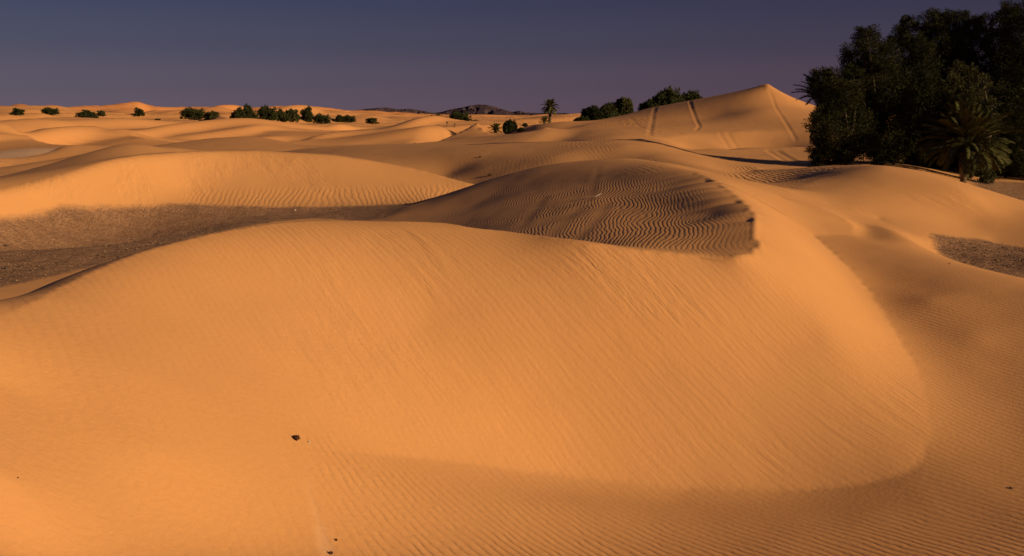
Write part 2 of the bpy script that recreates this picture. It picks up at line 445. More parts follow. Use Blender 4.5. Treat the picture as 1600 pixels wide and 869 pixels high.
def noise(n, l, vec, scale, detail=2, rough=0.5):
    t = n.new('ShaderNodeTexNoise'); t.inputs['Scale'].default_value = scale; t.inputs['Detail'].default_value = detail; t.inputs['Roughness'].default_value = rough
    l.new(vec, t.inputs['Vector'])
    return t.outputs[0]

def map_range(n, l, v, a, b, c=0.0, d=1.0):
    m = n.new('ShaderNodeMapRange'); l.new(v, m.inputs[0])
    for i, q in zip((1, 2, 3, 4), (a, b, c, d)): m.inputs[i].default_value = q
    return m.outputs[0]

def sand_material():
    m, n, l, b = new_mat('sand')
    geo = n.new('ShaderNodeNewGeometry'); pos = geo.outputs['Position']
    def attr(name):
        a = n.new('ShaderNodeAttribute'); a.attribute_name = name; return a.outputs['Fac']
    phase, amp, floor, streak, sphase, rough_, red, salt = [attr(k) for k in ('phase', 'ripple', 'floor', 'streak', 'streak_phase', 'rough', 'red', 'salt')]
    # colour
    n1 = noise(n, l, pos, 0.35, 3); n2 = noise(n, l, pos, 3.0, 4); n3 = noise(n, l, pos, 120.0, 2, 0.7)
    base = mix_col(n, l, map_range(n, l, n1, 0.35, 0.65), (0.580, 0.298, 0.125), (0.612, 0.312, 0.122))
    base = mix_col(n, l, map_range(n, l, n2, 0.3, 0.7, 0, 0.35), base, (0.568, 0.285, 0.120))
    base = mix_col(n, l, red, base, (0.62, 0.265, 0.10))
    # stony floor
    f1 = noise(n, l, pos, 1.4, 6, 0.65); f2 = noise(n, l, pos, 9.0, 4, 0.7)
    mp = n.new('ShaderNodeMapping'); mp.inputs['Scale'].default_value = (0.35, 1.6, 1.0); mp.inputs['Rotation'].default_value = (0, 0, 0.25)
    l.new(pos, mp.inputs[0]); f3 = noise(n, l, mp.outputs[0], 1.7, 5, 0.65)
    fc = mix_col(n, l, map_range(n, l, f3, 0.35, 0.68), (0.30, 0.172, 0.110), (0.47, 0.275, 0.168))
    fc = mix_col(n, l, map_range(n, l, f2, 0.42, 0.75), fc, (0.15, 0.088, 0.06))
    fe = math_node(n, l, 'ADD', floor, math_node(n, l, 'MULTIPLY', math_node(n, l, 'SUBTRACT', f1, 0.5), 0.4))
    fm = map_range(n, l, fe, 0.34, 0.66)
    base = mix_col(n, l, fm, base, fc)
    base = mix_col(n, l, salt, base, (0.66, 0.47, 0.33))
    # ripples: crests a touch paler than troughs (coarser grains)
    wob = math_node(n, l, 'MULTIPLY', math_node(n, l, 'SUBTRACT', noise(n, l, pos, 0.9, 3), 0.5), 1.6)
    wob2 = math_node(n, l, 'MULTIPLY', math_node(n, l, 'SUBTRACT', noise(n, l, pos, 3.4, 2), 0.5), 0.6)
    ph = math_node(n, l, 'ADD', phase, math_node(n, l, 'ADD', wob, wob2))
    ph6 = math_node(n, l, 'MULTIPLY', ph, 6.28318)
    s1 = math_node(n, l, 'SINE', ph6)
    s2 = math_node(n, l, 'SINE', math_node(n, l, 'MULTIPLY_ADD', ph6, 2.0, 0.9))
    rip = math_node(n, l, 'MULTIPLY_ADD', s2, 0.22, s1)
    ampn = map_range(n, l, noise(n, l, pos, 0.8, 3), 0.28, 0.62, 0.7, 1.1)
    rh = math_node(n, l, 'MULTIPLY', math_node(n, l, 'MULTIPLY', rip, amp), ampn)
    # avalanche streaks: noise stretched along the fall line
    cmb = n.new('ShaderNodeCombineXYZ'); l.new(sphase, cmb.inputs[0])
    sz = n.new('ShaderNodeSeparateXYZ'); l.new(pos, sz.inputs[0])
    l.new(math_node(n, l, 'MULTIPLY', sz.outputs['Z'], 0.30), cmb.inputs[1])
    st1 = noise(n, l, cmb.outputs[0], 5.0, 4, 0.65)
    st = math_node(n, l, 'MULTIPLY', math_node(n, l, 'SUBTRACT', st1, 0.5), streak)
    g1 = math_node(n, l, 'MULTIPLY', math_node(n, l, 'SUBTRACT', noise(n, l, pos, 14.0, 4, 0.6), 0.5), 0.006)
    fl = math_node(n, l, 'MULTIPLY', math_node(n, l, 'SUBTRACT', noise(n, l, pos, 4.5, 7, 0.75), 0.5), math_node(n, l, 'MULTIPLY', fm, 0.22))
    rg = math_node(n, l, 'MULTIPLY', math_node(n, l, 'SUBTRACT', noise(n, l, pos, 2.2, 5, 0.7), 0.5), rough_)
    h = math_node(n, l, 'ADD', math_node(n, l, 'ADD', rh, st), math_node(n, l, 'ADD', math_node(n, l, 'ADD', g1, fl), rg))
    bump = n.new('ShaderNodeBump'); bump.inputs['Strength'].default_value = 1.0; bump.inputs['Distance'].default_value = 1.0
    l.new(h, bump.inputs['Height']); l.new(bump.outputs[0], b.inputs['Normal'])
    # single grains
    base = mix_col(n, l, map_range(n, l, n3, 0.3, 0.75, 0, 0.30), base, (0.42, 0.22, 0.10))
    l.new(base, b.inputs['Base Color'])
    b.inputs['Roughness'].default_value = 0.95
    b.inputs['Specular IOR Level'].default_value = 0.15
    return m

# ------------------------------------------------------------------ ground sheet
def in_poly(x, y, poly, soft):
    """signed soft mask of a polygon, soft in metres"""
    P = np.array(poly); n = len(P)
    inside = np.zeros(x.shape, bool); dmin = np.full(x.shape, 1e9)
    for i in range(n):
        x1, y1 = P[i]; x2, y2 = P[(i + 1) % n]
        c = ((y1 > y) != (y2 > y)) & (x < (x2 - x1) * (y - y1) / ((y2 - y1) if y2 != y1 else 1e-9) + x1)
        inside ^= c
        ex, ey = x2 - x1, y2 - y1
        t = np.clip(((x - x1) * ex + (y - y1) * ey) / (ex * ex + ey * ey + 1e-12), 0, 1)
        dmin = np.minimum(dmin, np.hypot(x - x1 - t * ex, y - y1 - t * ey))
    sd = np.where(inside, dmin, -dmin)
    return sstep(-1, 1, sd / (soft if not callable(soft) else soft(x, y)))

def img_poly(pts, z=0.0):
    return [ptz(px, py, z)[:2] for px, py in pts]

def build_ground():
    fine = np.linspace(-0.60, 0.60, 820)
    co1 = -0.60 - np.cumsum(np.linspace(0.003, 0.11, 47)); co1 = co1[co1 > -math.pi + 0.02]
    th = np.concatenate([co1[::-1], fine, -co1])
    R = [np.exp(np.linspace(math.log(0.4), math.log(4.4), 24, endpoint=False)), np.exp(np.linspace(math.log(4.4), math.log(20.5), 340, endpoint=False)),
         np.exp(np.linspace(math.log(20.5), math.log(46), 170, endpoint=False)), np.exp(np.linspace(math.log(46), math.log(135), 170, endpoint=False)),
         np.exp(np.linspace(math.log(135), math.log(600), 200, endpoint=False)), np.exp(np.linspace(math.log(600), math.log(2400), 250, endpoint=False)), np.exp(np.linspace(math.log(2400), math.log(4500), 40, endpoint=False)),
         np.exp(np.linspace(math.log(4500), math.log(40000), 16))]
    R = np.concatenate(R)
    TH, RR = np.meshgrid(th, R)
    x = np.sin(TH) * RR; y = np.cos(TH) * RR
    nr, nc = x.shape
    xf, yf = x.ravel(), y.ravel()
    z = height(xf, yf)
    r = RR.ravel(); t = TH.ravel()
    # ---- masks, all in ground coordinates
    floor = np.zeros(xf.size); near = r < 140
    xn, yn = xf[near], yf[near]
    sf = lambda a, b: 0.5 + 0.012 * np.hypot(a, b)
    fl = np.zeros(xn.size)
    fl = np.maximum(fl, in_poly(xn, yn, img_poly([(-250, 480), (0, 452), (110, 425), (330, 370), (480, 340), (600, 350), (700, 330), (660, 319), (450, 322), (300, 324), (200, 330), (100, 337), (0, 350), (-300, 368)]), sf))
    fl = np.maximum(fl, in_poly(xn, yn, img_poly([(1455, 388), (1540, 384), (1600, 390), (1800, 410), (1900, 480), (1600, 450), (1470, 410)]), sf))
    fl = np.maximum(fl, 0.85 * in_poly(xn, yn, img_poly([(1500, 290), (1600, 290), (2100, 300), (2100, 380), (1700, 360), (1600, 341), (1545, 318)]), sf))
    fl = np.maximum(fl, 0.38 * in_poly(xn, yn, img_poly([(-200, 246), (88, 246), (70, 262), (0, 276), (-200, 300)]), lambda a, b: 3.0))
    floor[near] = fl
    z = z + np.where(floor > 0.3, 0.0, 0.0)
    # ---- relief finer than the crest lines
    z += 0.030 * fbm(xf / 2.3, yf / 2.3, 5, 3) * sstep(4, 9, r) * (1 - sstep(100, 150, r))
    # bottom streaky hollows, soft
    gx = floor * 0.05 * fbm(xf * 1.4, yf * 1.4, 8, 3); z += gx * (r < 140)
    erase = np.zeros(xf.size); wash = np.zeros(xf.size)
    mW = (r < 14)
    WP = [h_[:2] for h_ in (hit(a_, b_, 4.5, 30) for a_, b_ in ((474, 694), (481, 720), (485, 750), (488, 780), (494, 805), (503, 835), (514, 866), (522, 900))) if h_]
    dmw = np.full(mW.sum(), 1e9)
    for (x1, y1), (x2, y2) in zip(WP[:-1], WP[1:]):
        ex, ey = x2 - x1, y2 - y1; t_ = np.clip(((xf[mW] - x1) * ex + (yf[mW] - y1) * ey) / (ex * ex + ey * ey), 0, 1)
        dmw = np.minimum(dmw, np.hypot(xf[mW] - x1 - t_ * ex, yf[mW] - y1 - t_ * ey))
    wash[mW] = np.exp(-((dmw + 0.05 * fbm(xf[mW] * 5, yf[mW] * 5, 7, 2)) / 0.055) ** 2) * sstep(9.6, 7.4, yf[mW])
    z -= 0.008 * wash
    def trail(pix, ymin, width, depth, mask, steps=0.0, rim=0.25, wipe=False):
        """groove pressed into the sand along a line seen in the photograph, low rims on both sides"""
        W = []
        for a_, b_ in zip(pix[:-1], pix[1:]):
            for t_ in np.linspace(0, 1, 5, endpoint=False):
                h_ = hit(a_[0] + (b_[0] - a_[0]) * t_, a_[1] + (b_[1] - a_[1]) * t_, ymin, 200)
                if h_: W.append(h_[:2])
        if len(W) < 2: return
        W = np.array(W); X_, Y__ = xf[mask], yf[mask]
        dm = np.full(X_.shape, 1e9); sm = np.zeros(X_.shape); acc = 0.0
        for (x1, y1), (x2, y2) in zip(W[:-1], W[1:]):
            ex, ey = x2 - x1, y2 - y1; L_ = math.hypot(ex, ey) + 1e-9
            t_ = np.clip(((X_ - x1) * ex + (Y__ - y1) * ey) / (L_ * L_), 0, 1)
            d_ = np.hypot(X_ - x1 - t_ * ex, Y__ - y1 - t_ * ey); b_ = d_ < dm
            dm = np.where(b_, d_, dm); sm = np.where(b_, acc + t_ * L_, sm); acc += L_
        u = dm / width
        prof = -np.exp(-u * u) + rim * np.exp(-(u - 1.9) ** 2 * 2.0)
        if steps: prof = prof * sstep(-0.1, 0.5, np.sin(sm * 2 * math.pi / steps))
        z[mask] += depth * prof
        if wipe: erase[mask] = np.maximum(erase[mask], np.exp(-(u / 1.3) ** 4))
    mD = (r > 85) & (r < 145) & (np.abs(t - 0.27) < 0.2)
    trail([(1200, 136), (1206, 150), (1212, 168), (1224, 186), (1236, 205), (1246, 223)], 90, 0.18, 0.04, mD)
    trail([(1078, 158), (1082, 172), (1088, 188), (1093, 198), (1086, 205)], 90, 0.18, 0.05, mD)
    trail([(1025, 166), (1021, 178), (1019, 190), (1016, 203), (1015, 214)], 90, 0.24, 0.09, mD, steps=1.7)
    trail([(985, 185), (1000, 199), (1030, 206), (1080, 210)], 90, 0.24, 0.05, mD, steps=1.5)
    trail([(1124, 209), (1133, 222), (1140, 233)], 80, 0.18, 0.035, mD); trail([(1137, 209), (1146, 222), (1154, 233)], 80, 0.18, 0.035, mD)
    mE = (r > 60) & (r < 90) & (t > 0.1)
    trail([(1202, 236), (1222, 248), (1240, 259)], 60, 0.30, 0.06, mE); trail([(1213, 236), (1234, 248), (1252, 259)], 60, 0.30, 0.06, mE)
    mB = (r > 19) & (r < 44) & (np.abs(t) < 0.35)
    trail([(850, 308), (838, 325), (822, 345), (812, 360)], 20, 0.20, 0.006, mB, wipe=True)
    trail([(905, 325), (890, 340), (870, 358), (860, 370)], 20, 0.22, 0.006, mB, wipe=True)
    trail([(948, 318), (935, 340), (915, 362), (900, 376)], 20, 0.18, 0.006, mB, wipe=True)
    trail([(935, 262), (930, 280), (925, 300), (918, 318)], 20, 0.15, 0.004, mB, wipe=True)
    # the wind-cut scallops on the shaded side of the sharp crest
    crest = np.array([p_[:2] for p_ in [ptz(1190, 386, 2.14), ptz(1177, 366, 2.26), ptz(1183, 345, 2.38), ptz(1166, 318, 2.54), ptz(1130, 290, 2.68), ptz(1088, 270, 2.8)]])
    X_, Y__ = xf[mB], yf[mB]; dm = np.full(X_.shape, 1e9); sm = np.zeros(X_.shape); sg = np.zeros(X_.shape); acc = 0.0
    for (x1, y1), (x2, y2) in zip(crest[:-1], crest[1:]):
        ex, ey = x2 - x1, y2 - y1; L_ = math.hypot(ex, ey)
        t_ = np.clip(((X_ - x1) * ex + (Y__ - y1) * ey) / (L_ * L_), 0, 1); d_ = np.hypot(X_ - x1 - t_ * ex, Y__ - y1 - t_ * ey); b_ = d_ < dm
        dm = np.where(b_, d_, dm); sm = np.where(b_, acc + t_ * L_, sm); sg = np.where(b_, np.sign(ex * (Y__ - y1) - ey * (X_ - x1)), sg); acc += L_
    fing = (0.5 + 0.5 * np.sin(sm * 2 * math.pi / 1.35 + 1.5 * np.sin(sm * 0.9) + 0.8 * dm)) ** 2
    z[mB] -= np.where(sg > 0, (0.035 + 0.03 * np.sin(sm * 2.3)) * fing * np.exp(-(dm / 1.3) ** 2) * sstep(0.0, 0.25, dm), 0) * sstep(0.8, 3.0, sm) * (1 - sstep(acc - 0.6, acc, sm))
    nearcrest = np.zeros(xf.size); nearcrest[mB] = np.exp(-(dm / 1.1) ** 2)
    # ---- gradient of the ground (for fall line)
    zg = z.reshape(nr, nc)
    e = 0.03 + 0.01 * r
    zs = height(xf, yf)
    dzx = (height(xf + e, yf) - zs) / e; dzy = (height(xf, yf + e) - zs) / e
    lit = (-dzx * sun_dir.x - dzy * sun_dir.y)            # > 0 where the ground leans to the sun
    slope = np.hypot(dzx, dzy)
    # ---- ripples
    lam_near = 0.165 - 0.045 * sstep(3.0, 7.5, xf)
    d1 = np.array([0.77, 0.64])
    warp = 0.25 * fbm(xf / 1.6, yf / 1.6, 31, 2) + 0.9 * fbm(xf / 6, yf / 6, 33, 2)
    ph_near = ((xf * d1[0] + yf * d1[1]) + 0.30 * warp) / 0.148
    foot = sstep(0.25, -0.5, xf * 0)  # placeholder
    A = np.zeros(xf.size)
    zone_bottom = in_poly(xf[r < 30], yf[r < 30], [ptz(*p)[:2] for p in ((470, 705, 1.0), (650, 722, .6), (850, 742, .15), (1040, 752, -.1), (1250, 765, -.25), (1400, 745, -.25), (1455, 690, -.15), (1440, 600, .12), (1400, 520, .45), (1350, 445, .85), (1390, 400, 1), (1600, 450, 1.1), (1900, 520, 1), (2200, 900, 0), (1500, 1100, 0), (650, 960, .6))], 0.45)
    q = np.zeros(xf.size); q[r < 30] = zone_bottom
    q_r = q * (0.30 + 0.70 * (1 - sstep(5.5, 9.0, yf - 4 - 0 * xf))) 
    A += 0.0054 * q_r
    A += 0.0010 * (1 - q) * (r < 24) * sstep(-0.15, 0.12, lit) * (yf < 30)
    # dim rippled dune
    zone_b = np.zeros(xf.size); mb = (r > 17) & (r < 60)
    PB = [ptz(*p)[:2] for p in ((1150, 396, 2.0), (1172, 380, 2.1), (1150, 350, 2.25), (1060, 330, 2.3), (1090, 300, 2.6), (1050, 280, 2.9), (1030, 256, 3.2), (930, 250, 3.1), (800, 270, 2.35))] + [(-3, 46), (-9, 44), (-9, 36), (-5, 27), (-1, 21), (3, 18.5)]
    zone_b[mb] = in_poly(xf[mb], yf[mb], PB, 1.1)
    zone_b *= sstep(0.13, 0.0, lit)
    wv = 0.12 * np.sin(yf * 1.25 + 3.0 * fbm(xf / 3, yf / 6, 44, 2) + 0.6 * xf) + 0.28 * fbm(xf / 5.0, yf / 9.0, 47, 2) + 0.15 * fbm(xf / 0.8, yf / 1.3, 49, 3)
    ph_b = (xf * 0.97 - yf * 0.18 + 0.8 * wv) / 0.115
    A = A * (1 - zone_b) + 0.0030 * zone_b * (1 - 0.75 * nearcrest) * (1 - sstep(42, 58, r) * 0.5)
    # other rippled ground: the dim slopes further back, the foot of the left dune
    zone_c = np.zeros(xf.size); mc = (r > 35) & (r < 130)
    PC1 = img_poly([(250, 333), (350, 300), (520, 290), (720, 290), (700, 320), (450, 324)], 0.15)
    zone_c[mc] = np.maximum(in_poly(xf[mc], yf[mc], PC1, 1.0) * sstep(0.95, 0.45, z[mc]), 0.35 * sstep(0.05, -0.05, lit[mc]) * sstep(-0.1, 0.3, fbm(xf[mc] / 9, yf[mc] / 9, 61, 2)))
    PD = [ptz(*p)[:2] for p in ((1135, 282, 1.4), (1150, 270, 1.4), (1300, 256, 2.3), (1360, 258, 2.5), (1262, 284, 1.8), (1230, 292, 1.6))]
    zone_d = np.zeros(xf.size); zone_d[mc] = in_poly(xf[mc], yf[mc], PD, 1.0)
    zc = np.maximum(zone_c * 0.6, zone_d)
    ph_c = (xf * 0.93 + yf * 0.12 + 0.9 * fbm(xf / 4, yf / 6, 71, 2)) / 0.27
    A = A * (1 - zc) + 0.011 * zc
    A *= (1 - np.clip(floor * 1.3, 0, 1)) * (1 - 0.85 * erase)
    use_b = zone_b + (xf > -9.5) * (r > 20.5) * (r < 36) * (1 - zone_b) * 0
    phase = np.where((r < 34) & (zone_b < 0.01), ph_near, np.where((mc & (zone_b < 0.02)), ph_c, ph_b))
    phase = np.where((zone_b > 0.01), ph_b, phase)
    # ---- streaks down the lit faces
    fallx, fally = 0.63, -0.78
    sph = xf * (-fally) + yf * fallx
    sph = sph + 0.25 * fbm(xf / 4, yf / 4, 81, 2)
    patch = sstep(-0.05, 0.35, fbm(xf / 2.5, yf / 2.5, 85, 2))
    S = (1 - q) * 0.045 * (0.35 + 0.9 * patch) * sstep(0.10, 0.25, lit) * (r < 30) * sstep(-3.5, -1.0, xf + 0.25 * (yf - 8))
    S = np.maximum(S, 0.09 * patch * sstep(0.12, 0.25, lit) * (r >= 30) * (r < 90))
    sph = np.where(r >= 30, sph * 0.4, sph)
    rough = np.zeros(xf.size)
    # scree-like broken slope under the bushes at the left end of the big right dune
    pr = [pt(925, 195, 108)[:2], pt(940, 188, 110)[:2], pt(985, 177, 118)[:2], pt(1010, 172, 120)[:2], pt(1000, 185, 114)[:2], pt(985, 192, 110)[:2]]
    ma = (r > 90) & (r < 140)
    rough[ma] = 0.45 * in_poly(xf[ma], yf[ma], pr, 2.0)
    rough[r >= 200] = 0.35
    red = 0.25 * sstep(60, 160, r) + 0.75 * sstep(500, 1500, r)
    salt = np.zeros(xf.size)
    ps = img_poly([(-300, 252), (80, 251), (90, 247), (40, 246), (-300, 246)], 0.0)
    ms = (r > 70) & (r < 130)
    salt[ms] = 0.75 * in_poly(xf[ms], yf[ms], ps, 0.8)
    pale = sstep(160, 260, r) * (1 - sstep(500, 800, r)) * sstep(0.35, 0.1, z) * 0.55
    salt = np.maximum(np.maximum(salt, pale), 0.30 * wash)

    co = np.stack([xf, yf, z], 1).astype(np.float32)
    # centre point closes the disc; the ring is closed behind the camera
    nv = co.shape[0]
    co = np.vstack([co, [[0, 0, 3.35]]]).astype(np.float32)
    I, J = np.meshgrid(np.arange(nr - 1), np.arange(nc), indexing='ij')
    J2 = (J + 1) % nc
    q4 = np.stack([I * nc + J, (I + 1) * nc + J, (I + 1) * nc + J2, I * nc + J2], -1).reshape(-1, 4)[:, ::-1]
    cj = np.arange(nc); tri = np.stack([np.full(nc, nv), cj, (cj + 1) % nc], 1)[:, ::-1]
    me = bpy.data.meshes.new('ground')
    nq, ntri = len(q4), len(tri)
    me.vertices.add(nv + 1); me.vertices.foreach_set('co', co.ravel())
    me.loops.add(nq * 4 + ntri * 3); me.loops.foreach_set('vertex_index', np.concatenate([q4.ravel(), tri.ravel()]).astype(np.int32))
    me.polygons.add(nq + ntri)
    me.polygons.foreach_set('loop_start', np.concatenate([np.arange(nq) * 4, nq * 4 + np.arange(ntri) * 3]).astype(np.int32))
    me.polygons.foreach_set('use_smooth', np.ones(nq + ntri, bool))
    me.update(calc_edges=True)
    for nm, a in (('phase', phase), ('ripple', A), ('floor', floor), ('streak', S), ('streak_phase', sph), ('rough', rough), ('red', red), ('salt', salt)):
        at = me.attributes.new(nm, 'FLOAT', 'POINT')
        at.data.foreach_set('value', np.append(a, 0).astype(np.float32))
    ob = bpy.data.objects.new('ground', me); C.objects.link(ob)
    me.materials.append(sand_material())
    ob['kind'] = 'structure'
    # make sure it faces up
    if me.polygons[nq // 2].normal.z < 0: me.flip_normals()
    return ob

ground = build_ground()
print("ground", round(time.time() - T0, 1), len(ground.data.polygons))

# ------------------------------------------------------------------ plants and small things
def mesh_from(name, V_, F_, mat, tone=None, smooth=False):
    """V_ (n,3) array, F_ (m,k) array of equal-sided faces"""
    V_ = np.asarray(V_, np.float32); F_ = np.asarray(F_, np.int32); k = F_.shape[1]
    me = bpy.data.meshes.new(name)
    me.vertices.add(len(V_)); me.vertices.foreach_set('co', V_.ravel())
    me.loops.add(F_.size); me.loops.foreach_set('vertex_index', F_.ravel())
    me.polygons.add(len(F_)); me.polygons.foreach_set('loop_start', (np.arange(len(F_)) * k).astype(np.int32))
    me.polygons.foreach_set('use_smooth', np.full(len(F_), smooth))
    me.update(calc_edges=True)
    if tone is not None:
        a = me.attributes.new('tone', 'FLOAT', 'POINT'); a.data.foreach_set('value', np.asarray(tone, np.float32))
    me.materials.append(mat)
    return me

def link(name, me, parent=None, loc=(0, 0, 0)):
    o = bpy.data.objects.new(name, me); C.objects.link(o); o.location = loc
    if parent is not None: o.parent = parent
    return o

def tag(o, label, cat, group=None):
    o['label'] = label; o['category'] = cat
    if group: o['group'] = group
    return o

def leaf_mat(name, dark, light, dry=None):
    m, n, l, b = new_mat(name)
    a = n.new('ShaderNodeAttribute'); a.attribute_name = 'tone'
    c = mix_col(n, l, a.outputs['Fac'], dark, light)
    if dry:
        c = mix_col(n, l, map_range(n, l, a.outputs['Fac'], 0.86, 1.0), c, dry)
    l.new(c, b.inputs['Base Color'])
    b.inputs['Roughness'].default_value = 0.9; b.inputs['Specular IOR Level'].default_value = 0.08
    return m

M_TAM = leaf_mat('tamarisk_foliage', (0.012, 0.015, 0.006), (0.040, 0.042, 0.016))
M_TAM2 = leaf_mat('tamarisk_foliage_pale', (0.030, 0.034, 0.014), (0.085, 0.085, 0.035))
M_BUSH = leaf_mat('desert_bush_foliage', (0.018, 0.024, 0.010), (0.060, 0.066, 0.026))
M_PALM = leaf_mat('palm_frond', (0.034, 0.045, 0.016), (0.110, 0.098, 0.034), (0.24, 0.15, 0.05))
M_DRY = leaf_mat('dry_frond', (0.09, 0.06, 0.03), (0.20, 0.13, 0.06))

def bark_mat(name, c1, c2, scale=6):
    m, n, l, b = new_mat(name)
    tc = n.new('ShaderNodeTexCoord')
    f = noise(n, l, tc.outputs['Object'], scale, 5, 0.7)
    l.new(mix_col(n, l, map_range(n, l, f, 0.35, 0.65), c1, c2), b.inputs['Base Color'])
    bp = n.new('ShaderNodeBump'); bp.inputs['Strength'].default_value = 0.8; bp.inputs['Distance'].default_value = 0.05
    l.new(f, bp.inputs['Height']); l.new(bp.outputs[0], b.inputs['Normal'])
    b.inputs['Roughness'].default_value = 0.95
    return m
M_BARK = bark_mat('bark', (0.035, 0.025, 0.018), (0.085, 0.06, 0.04))
M_TRUNK = bark_mat('palm_bark', (0.06, 0.04, 0.025), (0.17, 0.11, 0.06), 9)

def tube(points, radii, seg=8):
    """tapered tube as arrays"""
    V_, F_ = [], []
    P = [Vector(p) for p in points]
    for i, p in enumerate(P):
        d = (P[min(i + 1, len(P) - 1)] - P[max(i - 1, 0)]).normalized()
        u = d.cross(Vector((0.3, 0.2, 1) if abs(d.z) < 0.9 else (1, 0, 0))).normalized(); v = d.cross(u)
        for k in range(seg):
            a = 2 * math.pi * k / seg
            V_.append(tuple(p + (u * math.cos(a) + v * math.sin(a)) * radii[i]))
    for i in range(len(P) - 1):
        for k in range(seg):
            F_.append((i * seg + k, i * seg + (k + 1) % seg, (i + 1) * seg + (k + 1) % seg, (i + 1) * seg + k))
    return V_, F_

def join_tubes(tubes):
    V_, F_ = [], []
    for v, f in tubes:
        o = len(V_); V_ += v; F_ += [tuple(i + o for i in q) for q in f]
    return V_, F_

def crown_arrays(lobes, seed, density=1.0, leaf=0.16, sub=0.30):
    """lobes: (x, y, z, radius). Clumps of feathery sprays over and inside every lobe, open between them."""
    g = np.random.default_rng(seed)
    P, T, Nn = [], [], []
    for (x, y, z, R) in lobes:
        m = max(6, int(26 * density * (R / 1.2) ** 1.2))
        d = g.normal(size=(m, 3)); d /= np.linalg.norm(d, axis=1)[:, None]
        rad = R * (0.35 + 0.72 * g.random(m) ** 0.55)
        cen = np.array([x, y, z]) + d * rad[:, None] * np.array([1.0, 1.0, 0.92])
        sr = R * sub * (0.6 + 0.8 * g.random(m))
        tone = g.random(m)
        for c, s_, t_, dd in zip(cen, sr, tone, d):
            k = int(46 * density * (s_ / 0.36) ** 1.3) + 8
            q = g.normal(size=(k, 3)); q /= np.linalg.norm(q, axis=1)[:, None]
            q *= (g.random(k) ** 0.45)[:, None] * s_
            P.append(c + q); T.append(np.clip(t_ * 0.6 + 0.4 * g.random(k), 0, 1)); Nn.append(q / s_ + dd * 0.5 + np.array([0, 0, 0.35]))
    P = np.vstack(P); T = np.concatenate(T); Nn = np.vstack(Nn)
    k = len(P)
    ax = Nn + g.normal(size=(k, 3)) * 0.7; ax /= np.linalg.norm(ax, axis=1)[:, None]
    sd = np.cross(ax, g.normal(size=(k, 3))); sd /= np.linalg.norm(sd, axis=1)[:, None]
    L = leaf * (0.6 + 0.8 * g.random(k)); Wd = L * 0.34
    a = P - ax * (L * 0.3)[:, None]; b = P + sd * Wd[:, None]; c = P + ax * L[:, None]; d = P - sd * Wd[:, None]
    V_ = np.stack([a, b, c, d], 1).reshape(-1, 3); F_ = np.arange(4 * k).reshape(k, 4)
    return V_, F_, np.repeat(T, 4)

def ground_z(x, y): return float(height(np.array([x]), np.array([y]))[0])

def big_tree(px_trunk, Y, lobes_px, label, mat, seed, leaf=0.078, density=2.1, group=None, name='tamarisk_tree', depth=1.0, cat='tree'):
    bx = ray(px_trunk, 300)[0] * Y; by = Y; bz = ground_z(bx, by) - 0.1
    g = random.Random(seed)
    root = bpy.data.objects.new(name, None); C.objects.link(root); root.location = (bx, by, bz)
    tag(root, label, cat, group)
    lob = []
    for (px, py, rp) in lobes_px:
        for k in range(2):
            yy = Y + g.uniform(-2.2, 2.2) * depth
            x, y_, z = pt(px + g.uniform(-3, 3), py + g.uniform(-3, 3), yy)
            R = rp * 1.05 * Y / 1400.0 * (1.0 if k == 0 else 0.85)
            lob.append((x - bx, y_ - by, max(z - bz, R * 0.6), R))
    V_, F_, T_ = crown_arrays(lob, seed, density, leaf)
    link('crown', mesh_from('crown', V_, F_, mat, T_), root)
    H = max(l_[2] for l_ in lob)
    tubes = []
    top = (g.uniform(-.4, .4), g.uniform(-.4, .4), H * 0.72)
    tubes.append(tube([(0, 0, -0.4), (0.1, 0.05, H * 0.12), (-0.12, 0.1, H * 0.3), (0.1, -0.1, H * 0.5), top], [0.36, 0.30, 0.24, 0.17, 0.07]))
    link('trunk', mesh_from('trunk', *join_tubes(tubes), M_BARK, None, True), root)
    for l_ in g.sample(lob, min(len(lob), 9)):
        z0 = min(H * g.uniform(0.1, 0.4), l_[2] * 0.6)
        mid = (l_[0] * 0.45 + g.uniform(-.3, .3), l_[1] * 0.45, z0 + (l_[2] - z0) * 0.6)
        link('limb', mesh_from('limb', *tube([(0, 0, z0), mid, (l_[0], l_[1], l_[2])], [0.14, 0.09, 0.03], 6), M_BARK, None, True), root)
    return root

TG = 'tamarisk trees massed at the right edge'
big_tree(1322, 60, [(1290, 128, 24), (1318, 150, 28), (1286, 192, 22), (1282, 232, 19), (1308, 225, 26), (1300, 172, 24), (1332, 190, 28), (1322, 240, 16), (1295, 150, 20), (1345, 225, 24), (1280, 246, 14), (1300, 250, 16), (1280, 212, 16)],
         'low dark tamarisk tree at the left end of the grove, beside the big dune', M_TAM, 101, group=TG)
big_tree(1368, 62, [(1355, 60, 19), (1340, 92, 25), (1378, 88, 26), (1345, 130, 28), (1332, 118, 18), (1382, 130, 32), (1360, 170, 34), (1345, 205, 34), (1392, 180, 34), (1378, 225, 28), (1402, 230, 20), (1375, 243, 16), (1398, 246, 14)],
         'tall dark tamarisk tree, second from the left in the grove, with a narrow rounded top', M_TAM, 102, group=TG)
big_tree(1428, 66, [(1419, 42, 17), (1405, 62, 18), (1432, 78, 24), (1425, 118, 34), (1442, 160, 38), (1430, 200, 36), (1412, 220, 26), (1440, 235, 24), (1422, 243, 16), (1445, 256, 18)],
         'dark tamarisk tree with a pointed wispy top in the middle of the grove', M_TAM, 103, group=TG)
